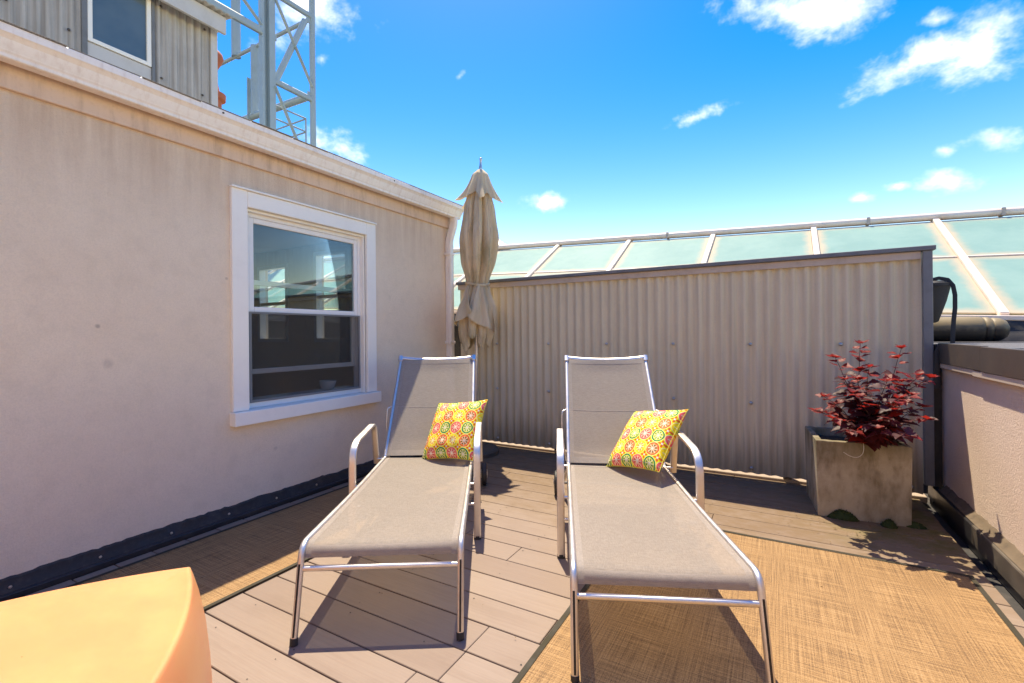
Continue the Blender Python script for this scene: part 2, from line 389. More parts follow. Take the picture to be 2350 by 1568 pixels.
# ------------------------------------------------------------------ mesh helpers
class MB:
    def __init__(s): s.v = []; s.f = []; s.uv = None
    def add(s, vs, fs):
        o = len(s.v); s.v += [tuple(v) for v in vs]; s.f += [tuple(i + o for i in f) for f in fs]; return s
    def box(s, x0, x1, y0, y1, z0, z1, bev=0):
        if bev:
            bm = bmesh.new(); bmesh.ops.create_cube(bm, size=1)
            for v in bm.verts: v.co = Vector(((x0 + x1) / 2 + v.co.x * (x1 - x0), (y0 + y1) / 2 + v.co.y * (y1 - y0), (z0 + z1) / 2 + v.co.z * (z1 - z0)))
            bmesh.ops.bevel(bm, geom=bm.edges[:], offset=bev, segments=1, affect='EDGES')
            bm.verts.index_update(); s.add([v.co[:] for v in bm.verts], [[v.index for v in f.verts] for f in bm.faces]); bm.free(); return s
        return s.add([(x0, y0, z0), (x1, y0, z0), (x1, y1, z0), (x0, y1, z0), (x0, y0, z1), (x1, y0, z1), (x1, y1, z1), (x0, y1, z1)],
                     [(0, 3, 2, 1), (4, 5, 6, 7), (0, 1, 5, 4), (1, 2, 6, 5), (2, 3, 7, 6), (3, 0, 4, 7)])
    def tube(s, path, rx, ry=None, ref=(0, 0, 1), n=12, cap=True, sq=False):
        """sweep an elliptic (or rounded-box) section along path; ref sets the section's up"""
        ry = rx if ry is None else ry
        P = [Vector(p) for p in path]; ref = Vector(ref); rings = []
        for i, p in enumerate(P):
            d = (P[min(i + 1, len(P) - 1)] - P[max(i - 1, 0)]).normalized()
            u = d.cross(ref)
            if u.length < 1e-4: u = d.cross(Vector((1, 0, .01)))
            u.normalize(); w_ = u.cross(d).normalized()
            k = rx[i] if isinstance(rx, (list, tuple)) else rx; k2 = ry[i] if isinstance(ry, (list, tuple)) else ry
            ring = []
            for j in range(n):
                a = 2 * math.pi * (j + .5) / n; ca, sa = math.cos(a), math.sin(a)
                if sq: ca = math.copysign(abs(ca) ** .4, ca); sa = math.copysign(abs(sa) ** .4, sa)
                ring.append(p + u * ca * k + w_ * sa * k2)
            rings.append(ring)
        vs = [v for r_ in rings for v in r_]; fs = []
        for i in range(len(P) - 1):
            for j in range(n): fs.append((i * n + j, i * n + (j + 1) % n, (i + 1) * n + (j + 1) % n, (i + 1) * n + j))
        if cap: fs.append(tuple(range(n))[::-1]); fs.append(tuple((len(P) - 1) * n + j for j in range(n)))
        return s.add(vs, fs)
    def lathe(s, prof, n=32, c=(0, 0, 0), cap=True):
        vs = []; fs = []
        for (r_, z) in prof:
            for j in range(n):
                a = 2 * math.pi * j / n; vs.append((c[0] + r_ * math.cos(a), c[1] + r_ * math.sin(a), c[2] + z))
        for i in range(len(prof) - 1):
            for j in range(n): fs.append((i * n + j, i * n + (j + 1) % n, (i + 1) * n + (j + 1) % n, (i + 1) * n + j))
        if cap: fs.append(tuple(range(n))[::-1]); fs.append(tuple((len(prof) - 1) * n + j for j in range(n)))
        return s.add(vs, fs)
    def extrude(s, prof, axis, a, b, closed=True):
        """profile of 2-D points swept along 'x' or 'y'"""
        f = (lambda p, q: (q, p[0], p[1])) if axis == 'x' else (lambda p, q: (p[0], q, p[1]))
        n = len(prof); vs = [f(p, a) for p in prof] + [f(p, b) for p in prof]
        fs = [(i, (i + 1) % n, n + (i + 1) % n, n + i) for i in range(n if closed else n - 1)]
        if closed: fs += [tuple(range(n))[::-1], tuple(range(n, 2 * n))]
        return s.add(vs, fs)
    def mesh(s, name, m=None, smooth=None):
        me = bpy.data.meshes.new(name); me.from_pydata(s.v, [], s.f); me.update()
        bm = bmesh.new(); bm.from_mesh(me); bmesh.ops.recalc_face_normals(bm, faces=bm.faces[:]); bm.to_mesh(me); bm.free()
        if m: me.materials.append(MATS[m])
        if smooth is not None:
            for p in me.polygons: p.use_smooth = True
            me.set_sharp_from_angle(angle=R(smooth))
        return me
    def build(s, name, m, parent=None, smooth=None): return obj(name, s.mesh(name, m, smooth), parent)
def obj(name, me, parent=None, loc=None, rot=None):
    o = bpy.data.objects.new(name, me); C.objects.link(o)
    if parent is not None: o.parent = parent
    if loc is not None: o.location = loc
    if rot is not None: o.rotation_euler = rot
    return o
def tag(o, label=None, cat=None, group=None, kind=None):
    for k, v in (('label', label), ('category', cat), ('group', group), ('kind', kind)):
        if v: o[k] = v
    return o
def thing(name, label, cat, loc=(0, 0, 0), rz=0, group=None):
    o = obj(name, None, None, loc, (0, 0, rz)); o.empty_display_size = .1
    return tag(o, label, cat, group)
def fillet(pts, rad, n=6):
    P = [Vector(p) for p in pts]; out = [P[0]]
    for i in range(1, len(P) - 1):
        r_ = rad[i - 1] if isinstance(rad, (list, tuple)) else rad
        a = (P[i - 1] - P[i]); b = (P[i + 1] - P[i]); r_ = min(r_, a.length * .48, b.length * .48)
        p0 = P[i] + a.normalized() * r_; p1 = P[i] + b.normalized() * r_
        for k in range(n + 1):
            q = k / n; out.append(p0 * (1 - q) ** 2 + P[i] * 2 * q * (1 - q) + p1 * q * q)
    out.append(P[-1]); return out

# ------------------------------------------------------------------ setting
b = MB(); b.box(-400, 400, -400, 400, -6.2, -6); tag(b.build('ground', 'asphalt'), 'grey asphalt ground far below the roof deck', 'ground', kind='structure')
b = MB(); b.box(-3.3, 1.05, -2.6, 5.2, -.30, -.05)
deck = tag(b.build('deck', 'bitumen'), 'roof deck of brown composite planks', 'deck', kind='structure')
PW, GAP = .171, .006
DX0, DX1 = -3.055, .885
rr = random.Random(3)
row = 0; y = 1.0975 - 20 * PW
while y < 4.40:
    if y > -2.5:
        j = {12: None}.get(row, None)
        jx = rr.uniform(-2.6, .5) if row % 2 else rr.uniform(-1.6, -.2)
        if abs(y - 1.44) < .09: jx = -1.03
        if abs(y - 1.10) < .09: jx = -1.12
        for (x0, x1) in ((DX0 + rr.uniform(-.004, .004), jx - .0015), (jx + .0015, DX1 + rr.uniform(-.004, .004))):
            p = MB().box(-(x1 - x0) / 2, (x1 - x0) / 2, -(PW - GAP) / 2, (PW - GAP) / 2, -.026, 0, .0022)
            obj('plank', p.mesh('plank', 'deck_composite'), deck, ((x0 + x1) / 2, y + PW / 2, rr.uniform(-.0012, .0008)))
    y += PW; row += 1
# screw heads in the planks
b = MB(); rr = random.Random(8)
y = 1.0975 - 12 * PW
while y < 4.2:
    for x in [-2.85 + .41 * k for k in range(9)]:
        for e in (.03, PW - .035):
            if rr.random() < .55:
                cx, cy = x + rr.uniform(-.012, .012), y + e + rr.uniform(-.006, .006); rad = rr.uniform(.0022, .0038)
                b.add([(cx + rad * math.cos(k * 1.0472), cy + rad * math.sin(k * 1.0472), .0016) for k in range(6)], [tuple(range(6))])
    y += PW
tag(b.build('screw', 'dark_slot', deck), kind='stuff')
# bare strip and sill board behind the fence, sunlit through the gap
b = MB(); b.box(-3.05, .93, 4.285, 4.75, -.02, .022, .004)
tag(b.build('timber_ledge', 'ledge_timber'), 'pale timber ledge in the gap under the corrugated fence', 'ledge')

# unseen pale wall added behind the camera to bounce daylight into the shade
b = MB(); b.box(-3.1, 9, -2.75, -2.6, -6, 3.6); tag(b.build('bounce_wall', 'stucco_parapet'), 'unseen pale stucco wall added behind the viewpoint to bounce daylight', 'house')
# ------------------------------------------------------------------ house on the left
house = thing('house', 'beige stucco house with white eave gutter along the left of the deck', 'house', (-3.11, 1, 0))
house.matrix_world = Matrix.Translation((0, 0, 0)); house.location = (0, 0, 0)
WY0, WY1, WZ0, WZ1 = 1.85, 2.90, .70, 2.075
def wall_hole_x(b, x0, x1, y0, y1, z0, z1, holes):
    """wall slab normal to x with rectangular holes (hy0,hy1,hz0,hz1)"""
    ys = sorted({y0, y1, *[h[0] for h in holes], *[h[1] for h in holes]}); zs = sorted({z0, z1, *[h[2] for h in holes], *[h[3] for h in holes]})
    vs = []; fs = []; ix = {}
    def vi(x, y_, z_):
        k = (x, y_, z_)
        if k not in ix: ix[k] = len(vs); vs.append(k)
        return ix[k]
    solid = lambda i, j: 0 <= i < len(ys) - 1 and 0 <= j < len(zs) - 1 and not any(h[0] <= ys[i] < h[1] and h[2] <= zs[j] < h[3] for h in holes)
    for i in range(len(ys) - 1):
        for j in range(len(zs) - 1):
            if not solid(i, j): continue
            a, c, d, e = ys[i], ys[i + 1], zs[j], zs[j + 1]
            for x in (x0, x1): fs.append((vi(x, a, d), vi(x, c, d), vi(x, c, e), vi(x, a, e)))
            if not solid(i - 1, j): fs.append((vi(x0, a, d), vi(x1, a, d), vi(x1, a, e), vi(x0, a, e)))
            if not solid(i + 1, j): fs.append((vi(x0, c, d), vi(x1, c, d), vi(x1, c, e), vi(x0, c, e)))
            if not solid(i, j - 1): fs.append((vi(x0, a, d), vi(x1, a, d), vi(x1, c, d), vi(x0, c, d)))
            if not solid(i, j + 1): fs.append((vi(x0, a, e), vi(x1, a, e), vi(x1, c, e), vi(x0, c, e)))
    b.add(vs, fs)
b = MB(); wall_hole_x(b, -3.25, -3.11, -2.5, 4.05, .085, 2.50, [(WY0, WY1, WZ0, WZ1)]); b.build('wall', 'stucco_wall', house)
# end wall with two windows towards the skylight
b = MB(); b2 = MB(); wall_hole_x(b2, 4.05, 4.19, -8.0, -3.11, .0, 2.52, [(-6.5, -5.82, 1.12, 2.2), (-5.27, -4.62, 1.12, 2.3)])
b.add([(v[1], v[0], v[2]) for v in b2.v], b2.f)
b.add([(-8, 4.06, 2.52), (-3.2, 4.06, 2.52), (-8, 4.06, 4.0), (-8, 4.18, 2.52), (-3.2, 4.18, 2.52), (-8, 4.18, 4.0)], [(0, 1, 2), (3, 5, 4), (1, 4, 5, 2)])
b.build('wall', 'stucco_wall', house)
b = MB(); b.box(-8.1, -8.0, -2.5, 4.19, 0, 4.0); b.build('wall', 'stucco_wall', house)
b = MB(); b.box(-8.0, -3.25, -2.5, -2.4, 0, 3.9); b.build('wall', 'stucco_wall', house)
b = MB(); b.box(-8, -3.26, -2.4, 4.04, -.1, 0.0); b.build('floor', 'interior', house)
b = MB(); b.box(-8, -3.26, -2.4, 4.04, 2.40, 2.44); b.build('ceiling', 'interior', house)
for (x0, x1, z0, z1) in ((-6.5, -5.82, 1.12, 2.2), (-5.27, -4.62, 1.12, 2.3)):
    f = MB()
    f.box(x0, x0 + .05, 4.03, 4.12, z0, z1); f.box(x1 - .05, x1, 4.03, 4.12, z0, z1); f.box(x0 + .05, x1 - .05, 4.03, 4.12, z0, z0 + .05); f.box(x0 + .05, x1 - .05, 4.03, 4.12, z1 - .05, z1)
    f.box(x0 + .05, x1 - .05, 4.045, 4.10, (z0 + z1) / 2 - .02, (z0 + z1) / 2 + .02)
    wf = f.build('window', 'vinyl_white', house)
# main window
f = MB(); P_ = -3.085
f.box(-3.12, P_, WY0 - .106, WY0, .705, 2.184, .003); f.box(-3.12, P_, WY1, WY1 + .105, .705, 2.184, .003); f.box(-3.12, P_ + .002, WY0, WY1, 2.075, 2.182, .003)
f.box(-3.12, -3.07, WY0 - .11, WY1 + .108, 2.184, 2.197, .002)
# jamb liners
f.box(-3.24, -3.115, WY0, WY0 + .018, .705, 2.075); f.box(-3.24, -3.115, WY1 - .018, WY1, .705, 2.075); f.box(-3.24, -3.115, WY0 + .018, WY1 - .018, 2.057, 2.075)
win = f.build('window', 'white_trim', house)
win['label'] = 'white double hung window with its lower sash raised and an insect screen'
f = MB(); f.box(-3.24, -3.045, WY0 - .118, WY1 + .118, .612, .703, .004); f.build('sill', 'white_trim', win)
f = MB(); IY0, IY1 = WY0 + .018, WY1 - .018
f.box(-3.215, -3.15, IY0, IY0 + .028, .705, 2.057, .002); f.box(-3.215, -3.15, IY1 - .028, IY1, .705, 2.057, .002)
f.box(-3.215, -3.15, IY0 + .028, IY1 - .028, 2.028, 2.057, .002); f.box(-3.215, -3.15, IY0 + .028, IY1 - .028, .705, .742, .002)
f.build('frame', 'vinyl_white', win)
SY0, SY1 = IY0 + .029, IY1 - .029
def sash(name, x, z0, z1, st=.034, bot=.036, top=.036):
    f = MB(); f.box(x - .016, x + .012, SY0, SY0 + st, z0, z1, .003); f.box(x - .016, x + .012, SY1 - st, SY1, z0, z1, .003)
    f.box(x - .0155, x + .0115, SY0 + st, SY1 - st, z0, z0 + bot, .003); f.box(x - .0155, x + .0115, SY0 + st, SY1 - st, z1 - top, z1, .003)
    o = f.build(name, 'vinyl_white', win)
    g = MB(); g.box(x - .004, x - .001, SY0 + st - .004, SY1 - st + .004, z0 + bot - .004, z1 - top + .004); g.build('pane', 'window_glass', win)
    return o
sash('upper_sash', -3.166, 1.372, 2.027)
sash('lower_sash', -3.200, .935, 1.60)
f = MB(); f.box(-3.149, -3.139, SY0 - .012, SY0 + .006, .743, 1.372); f.box(-3.149, -3.139, SY1 - .006, SY1 + .012, .743, 1.372)
f.box(-3.149, -3.139, SY0 + .006, SY1 - .006, .743, .76); f.box(-3.149, -3.139, SY0 + .006, SY1 - .006, 1.36, 1.372); f.build('screen_frame', 'grey_post', win)
f = MB(); f.box(-3.1445, -3.1435, SY0 + .005, SY1 - .005, .759, 1.361); f.build('insect_screen', 'insect_screen', win)
f = MB(); f.lathe([(.03, 0), (.05, .01), (.066, .05), (.07, .075), (.066, .075), (.045, .018), (0.001, .014)], 24)
o = f.build('bowl', 'bowl_white', None, 50); o.location = (-3.31, 2.66, .745); tag(o, 'small white bowl standing inside the open window', 'bowl')
b = MB(); b.box(-3.42, -3.252, WY0 - .05, WY1 + .05, .70, .744, .004); b.build('window_stool', 'vinyl_white', house)
# eave: fascia, gutter, downspout, roof
b = MB(); b.box(-3.115, -3.088, -2.5, 4.17, 2.362, 2.60, .003); b.build('fascia', 'fascia_beige', house)
prof = [(-3.061, 2.468), (-3.002, 2.466), (-2.996, 2.470), (-2.996, 2.486), (-2.990, 2.492)]
for k in range(8):
    q = k / 7; prof.append((-2.988 + .036 * (q ** 1.6), 2.497 + .062 * q))
prof += [(-2.948, 2.562), (-2.947, 2.596), (-2.950, 2.600), (-2.957, 2.599), (-2.957, 2.590)]
inner = [(x - .004 if i > 4 else x, z + .004) for i, (x, z) in enumerate(prof[:-3])][::-1]
prof2 = prof + [(-2.9555, 2.565)] + [(-3.00, 2.475), (-3.055, 2.473), (-3.055, 2.596), (-3.061, 2.596)]
b = MB(); b.extrude(prof2, 'y', -2.5, 4.168); gut = b.build('gutter', 'gutter_white', house, 35)
b = MB(); b.extrude([(-3.061, 2.467), (-2.997, 2.465), (-2.995, 2.488), (-2.950, 2.558), (-2.946, 2.601), (-3.061, 2.601)], 'y', 4.1685, 4.171); b.build('end_cap', 'gutter_white', gut)
for yy in (1.62, 3.1, .3):
    b = MB(); b.tube([(-2.951, yy, 2.581), (-2.943, yy, 2.581)], .006, n=8); b.build('gutter_spike', 'brown_base', gut)
path = fillet([(-3.025, 4.085, 2.478), (-3.025, 4.085, 2.40), (-3.075, 4.06, 2.20), (-3.072, 4.06, 2.05), (-3.072, 4.06, .12)], [.05, .06, .06], 5)
b = MB(); b.tube(path, .038, .030, (0, 1, 0), 16, sq=True); ds = b.build('downspout', 'gutter_white', house, 40)
for zz in (2.06, 1.1, .5):
    b = MB(); b.box(-3.112, -3.030, 4.018, 4.102, zz, zz + .03, .003); b.build('strap', 'gutter_white', ds)
SL = .30
b = MB(); b.extrude([(-2.985, 2.578), (-8.3, 2.578 + SL * 5.315), (-8.3, 2.604 + SL * 5.315), (-2.985, 2.604)][::1], 'y', -2.5, 4.22); roof = b.build('roof', 'shingle', house)
rr = random.Random(4)
ang = math.atan(SL)
for crs in range(2):
    y = -.6 + (.15 if crs else 0)
    while y < 4.2:
        wv = .30; L_ = .17; y1 = min(y + wv - .006, 4.235)
        p = MB().box(-.03 - rr.uniform(0, .012), L_, 0, y1 - y, 0, .009, .002)
        o = obj('shingle', p.mesh('shingle', 'shingle'), roof, (-2.982 - crs * .14, y, 2.606 + crs * .14 * SL + .006 * crs), (0, 0, 0))
        o.rotation_euler = (rr.uniform(-.01, .01), ang + rr.uniform(-.02, .05), 0)
        o.scale = (-1, 1, 1); o.rotation_euler.y = ang + rr.uniform(-.03, .05)
        y += wv
# dark weathered flashing at the wall's foot
rr = random.Random(9)
vs = []; fs = []; n = 260
for i in range(n + 1):
    yy = -2.4 + 6.45 * i / n
    ztop = .088 + .012 * mnoise.noise((yy * 6, 0, 0)) + .008 * mnoise.noise((yy * 31, 2, 0)); xo = -3.096 + .010 * mnoise.noise((yy * 9, 5, 0))
    vs += [(-3.110, yy, ztop + .008), (xo, yy, ztop), (xo + .004, yy, .05 + .008 * mnoise.noise((yy * 14, 8, 1))), (-3.078, yy, .035), (-3.070, yy, -.04)]
for i in range(n):
    for k in range(4): fs.append((i * 5 + k, i * 5 + k + 1, i * 5 + k + 6, i * 5 + k + 5))
b = MB(); b.add(vs, fs); fl = b.build('base_flashing', 'bitumen', None, 50); tag(fl, 'black weathered base flashing along the foot of the beige house wall', 'flashing')
b = MB(); b.extrude([(-3.085, .006), (-3.058, .006), (-3.058, .026), (-3.064, .030), (-3.085, .030)], 'y', -2.4, 4.05); b.build('metal_angle', 'black_flashing', fl)
for k in range(14):
    b = MB(); b.lathe([(.0075, 0), (.006, .004), (.001, .005)], 10, cap=False); o = b.build('bolt', 'aluminium', fl); o.location = (-3.088, -.6 + k * .33, .052); o.rotation_euler = (0, R(90), 0)

# ------------------------------------------------------------------ corrugated roof cabin, upper left
WL = .0855
def corr_sheet(length, h, amp=.0082, phase=0., per=10):
    """sheet in local x (length) / z (h), waving in y"""
    n = max(2, int(round(length / WL * per))); b = MB(); vs = []; fs = []
    for i in range(n + 1):
        x = length * i / n; yv = amp * math.cos(2 * math.pi * (x / WL) + phase)
        vs += [(x, yv, 0), (x, yv, h)]
    for i in range(n): fs.append((2 * i, 2 * i + 2, 2 * i + 3, 2 * i + 1))
    b.add(vs, fs); return b
def solidify(o, th):
    m_ = o.modifiers.new('thickness', 'SOLIDIFY'); m_.thickness = th; m_.offset = 0; return o
cab = thing('roof_cabin', 'grey corrugated cabin with a small white window above the eave gutter', 'cabin', (-6, 3.2, 3.3))
CB = Vector((-6, 3.2, 3.3))
def cpart(mb, name, m_, par=cab, smooth=None):
    o = mb.build(name, m_, None, smooth); o.parent = par; o.location = -CB if par is cab else (0, 0, 0); return o
for (y0, y1) in ((-.5, 1.10), (1.05, 1.925), (2.555, 3.155)):
    s_ = corr_sheet(y1 - y0, 1.75, .0135); o = s_.build('wall_sheet', 'corrugated_grey', cab, 60)
    o.rotation_euler = (0, 0, R(90)); o.location = Vector((-6, y0, 3.3)) - CB
cpart(MB().box(-9, -6.03, -.5, 3.19, 3.2, 5.0), 'core', 'dormer_white')
cpart(MB().box(-6.03, -5.975, 3.147, 3.225, 3.3, 5.02, .004), 'corner_board', 'dormer_white')
cpart(MB().box(-6.02, -5.965, 1.925, 1.968, 3.3, 5.05, .003), 'flashing', 'grey_post')
cpart(MB().box(-6.02, -5.965, 2.522, 2.553, 3.3, 5.05, .003), 'flashing', 'grey_post')
cpart(MB().box(-6.02, -5.985, 1.968, 2.522, 3.3, 4.185, .003), 'panel', 'dormer_white')
f = MB(); f.box(-6.02, -5.97, 1.97, 2.01, 4.19, 5.0, .003); f.box(-6.02, -5.97, 2.478, 2.52, 4.19, 5.0, .003); f.box(-6.02, -5.97, 2.01, 2.478, 4.19, 4.232, .003); f.box(-6.02, -5.97, 2.01, 2.478, 4.94, 5.0, .003)
cw = cpart(f, 'window', 'white_trim')
g = MB(); g.box(-5.998, -5.992, 2.005, 2.483, 4.228, 4.945); cpart(g, 'pane', 'dormer_glass', cw)
cpart(MB().box(-5.89, -5.85, -.5, 3.262, 4.925, 5.13, .004), 'fascia', 'dormer_white')
cpart(MB().box(-6.03, -5.892, -.5, 3.255, 5.0, 5.03), 'soffit', 'dormer_white')
vs = []; fs = []; n = 460
for i in range(n + 1):
    yy = -.5 + 3.83 * i / n; zz = .0115 * math.cos(2 * math.pi * yy / WL)
    vs += [(-5.79, yy, 5.145 + zz), (-9.1, yy, 5.145 + zz + .55)]
for i in range(n): fs.append((2 * i, 2 * i + 2, 2 * i + 3, 2 * i + 1))
b = MB(); b.add(vs, fs); solidify(cpart(b, 'roof_sheet', 'corrugated_grey', smooth=60), .004)
for (yy, zz) in ((1.83, 4.22), (2.62, 4.12), (3.05, 4.12), (2.62, 4.93), (3.08, 4.93), (1.4, 4.25)):
    b = MB(); b.lathe([(.014, 0), (.012, .008), (.004, .013), (.001, .014)], 10, cap=False); o = b.build('bolt', 'brown_base', cab); o.rotation_euler = (0, R(90), 0); o.location = Vector((-5.986, yy, zz)) - CB
pot = MB(); pot.lathe([(.10, -1.4), (.10, -.62), (.15, -.60), (.155, -.52), (.08, -.48), (.055, -.36), (.055, -.16), (.10, -.07), (.13, 0), (.115, .06), (.09, .09), (.08, .10)], 28)
o = pot.build('chimney_pot', 'terracotta', None, 50); o.location = (-7, 3.715, 5.215); tag(o, 'orange clay chimney pot peeping out behind the corrugated cabin', 'chimney pot')

# ------------------------------------------------------------------ steel lattice tower
tw = thing('steel_tower', 'pale grey steel lattice tower rising behind the corrugated cabin', 'tower', (-12, 7.8, -6))
TW = Vector((-12, 7.8, -6))
def tpart(name, a, b_, rx, ry=None, sq=True, x=0.):
    m_ = MB(); a = Vector(a); b_ = Vector(b_)
    ref = (0, 0, 1) if abs((b_ - a).normalized().z) < .9 else (1, 0, 0)
    m_.tube([a, b_], rx, ry, ref, 8 if sq else 14, sq=sq)
    if sq:
        o = m_.build(name, 'tower_steel', tw, 30)
    else: o = m_.build(name, 'tower_steel', tw, 50)
    o.location = -TW; return o
# near column: H section
h = MB(); h.box(-12.13, -11.97, 7.615, 7.69, -6, 14.5, .004); h.box(-12.13, -11.94, 7.81, 7.985, -6, 14.5, .004); h.box(-12.11, -12.08, 7.691, 7.809, -6, 14.5)
o = h.build('column', 'tower_steel', tw); o.location = -TW
tpart('column', (-12, 9.21, -6), (-12, 9.21, 14.5), .085, sq=False)
tpart('column', (-15.94, 9.21, 10.76), (-15.94, 9.21, 14.5), .145, sq=False)
tpart('column', (-14.87, 9.21, 8.5), (-14.87, 9.21, 10.79), .13, sq=False)
tpart('plate', (-15.08, 9.12, 8.3), (-15.08, 9.12, 9.76), .06, .02)
def beam(a, b_, hgt, wd): return tpart('beam', a, b_, wd / 2, hgt / 2)
beam((-12, 4.5, 9.40), (-12, 7.62, 9.46), .20, .12); beam((-12, 7.97, 8.27), (-12, 9.15, 8.27), .15, .12); beam((-12, 7.97, 10.72), (-12, 9.15, 10.76), .14, .12)
beam((-12, 4.5, 11.95), (-12, 9.15, 11.95), .15, .12)
tpart('brace', (-11.93, 7.97, 10.55), (-11.93, 9.14, 8.62), .05, .02); tpart('brace', (-12, 6.9, 10.2), (-12, 7.64, 9.62), .05, .02)
tpart('brace', (-11.93, 7.95, 8.10), (-11.93, 8.75, 6.6), .055, .02)
tpart('pipe', (-12.02, 8.97, 10.52), (-12.02, 8.03, 8.30), .085, sq=False)
tpart('tie', (-12.05, 9.21, 10.74), (-17.2, 9.21, 10.80), .06, sq=False); tpart('pipe', (-12.3, 9.21, 8.44), (-17, 9.21, 8.56), .11, sq=False)
for a, b_ in (((-13, 8.6, 8.14), (-13, 9.71, 8.16)), ((-13, 8.4, 7.74), (-13, 9.71, 7.74)), ((-13, 9.71, 8.17), (-13, 9.71, 6.8)), ((-14.6, 9.71, 8.15), (-13, 9.71, 8.15)), ((-14.6, 9.71, 7.73), (-13, 9.71, 7.73))):
    tpart('guard_rail', a, b_, .026, sq=False)
for p in ((-12, 9.13, 8.38), (-12, 7.99, 9.5), (-12, 9.12, 10.62)):
    m_ = MB(); m_.box(p[0] - .02, p[0] + .02, p[1] - .1, p[1] + .06, p[2] - .09, p[2] + .09, .004); o = m_.build('gusset', 'tower_steel', tw); o.location = -TW

# ------------------------------------------------------------------ corrugated fence at the back
FY = 4.225
fence = thing('corrugated_fence', 'taupe corrugated sheet fence with dark cap along the back of the deck', 'fence', (0, FY, 0))
def fpart(mb, name, m_, smooth=None):
    o = mb.build(name, m_, fence, smooth); o.location = (0, -FY, 0); return o
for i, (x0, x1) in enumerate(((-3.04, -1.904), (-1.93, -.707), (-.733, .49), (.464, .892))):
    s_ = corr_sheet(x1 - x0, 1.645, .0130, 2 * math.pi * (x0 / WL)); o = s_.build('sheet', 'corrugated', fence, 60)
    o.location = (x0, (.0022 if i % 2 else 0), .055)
fpart(MB().box(-3.06, .888, 4.196, 4.206, 1.694, 1.748, .002), 'top_trim', 'drip_beige')
fpart(MB().box(-3.07, .962, 4.168, 4.30, 1.7485, 1.78, .003), 'cap', 'grey_cap')
fpart(MB().box(  .893, .946, 4.180, 4.262, .13, 1.748, .003), 'post', 'grey_post')
fpart(MB().box(.9465, .9985, 4.235, 4.26, .0, 1.10), 'gap_filler', 'black_flashing')  # black filler added to block sun slipping between post and parapet
for zz in (.12, .63, 1.10, 1.62): fpart(MB().box(-3.04, .89, 4.245, 4.29, zz - .03, zz + .03), 'back_rail', 'brown_base')
for x in (-2.95, -1.95, -.95, .05): fpart(MB().box(x, x + .06, 4.291, 4.35, -.04, 1.745), 'back_post', 'brown_base')
bolt = MB(); bolt.lathe([(.0135, 0), (.0135, .003), (.010, .008), (.005, .011), (.001, .012)], 12, cap=False); bme = bolt.mesh('bolt', 'galvanised', 40)
for k in range(6):
    for zz in (1.10, .625, .10):
        x = .4275 - .5985 * k
        x = round((x) / WL) * WL + WL / 2 if False else x
        o = obj('bolt', bme, fence, (x, -.014, zz), (R(90), 0, 0))
obj('bolt', bme, fence, (.83, -.014, .10), (R(90), 0, 0))
# ------------------------------------------------------------------ parapet and neighbouring roof on the right
par = thing('parapet_wall', 'low beige stucco parapet with brown metal edging on the right', 'parapet', (1.1, 1.5, 0))
PB = Vector((1.1, 1.5, 0))
def ppart(mb, name, m_, smooth=None):
    o = mb.build(name, m_, par, smooth); o.location = -PB; return o
ppart(MB().box(1.0, 1.2, -2.5, 5.2, .13, 1.085), 'wall', 'stucco_parapet')
ppart(MB().box(.962, .999, -2.5, 3.42, .972, 1.108, .003), 'fascia', 'brown_fascia')
ppart(MB().box(.964, .999, 3.424, 4.165, .976, 1.112, .003), 'fascia', 'brown_fascia')
ppart(MB().extrude([(.999, .940), (.972, .936), (.968, .940), (.968, .970), (.999, .970)], 'y', -2.5, 3.55), 'drip_edge', 'drip_beige')
ppart(MB().extrude([(.999, .946), (.974, .942), (.970, .946), (.970, .974), (.999, .974)], 'y', 3.551, 4.165), 'drip_edge', 'drip_beige')
vs = []; fs = []; n = 260
for i in range(n + 1):
    yy = -2.4 + 6.55 * i / n; q = mnoise.noise((yy * 7, 0, 3)); q2 = mnoise.noise((yy * 33, 1, 3))
    vs += [(1.0005, yy, .155 + .012 * q + .008 * q2), (.985 + .006 * q2, yy, .145 + .010 * q), (.975 + .008 * q, yy, .128 + .008 * q2), (.955, yy, .120)]
for i in range(n):
    for k in range(3): fs.append((i * 4 + k, i * 4 + k + 1, i * 4 + k + 5, i * 4 + k + 4))
ppart(MB().add(vs, fs), 'sealant', 'sealant', 50)
ppart(MB().extrude([(.975, .118), (.948, .116), (.944, .110), (.944, .012), (.952, .012), (.952, .104), (.975, .106)], 'y', -2.4, 3.50), 'base_flashing', 'brown_base')
ppart(MB().extrude([(.975, .114), (.950, .112), (.946, .106), (.946, .010), (.954, .010), (.954, .100), (.975, .102)], 'y', 3.502, 4.35), 'base_flashing', 'black_flashing')
ppart(MB().box(.955, .998, -2.4, 4.35, -.04, .10), 'backing', 'black_flashing')
b = MB(); b.box(.966, 12, -2.5, 5.19, 1.04, 1.104); nr = tag(b.build('neighbouring_roof', 'roof_felt'), 'flat grey felt roof beyond the parapet', 'roof', kind='structure')
for yy in (3.15, 4.62):
    b = MB(); b.box(1.0, 12, yy, yy + .10, 1.1042, 1.108, .001); b.build('felt_lap', 'roof_felt', nr)

# ------------------------------------------------------------------ skylight
TILT = -math.atan(.04)
sk = thing('glass_skylight', 'long ridged skylight of frosted aqua panes with cream glazing bars', 'skylight', (1.65, 7.2, 2.494))
sk.rotation_euler = (0, math.atan(.04), 0)
run, rise = 2.0, 1.175
sl_len = math.hypot(run, rise); pit = math.atan2(rise, run)
def skp(name, me, loc, rx): return obj(name, me, sk, loc, (rx, 0, 0))
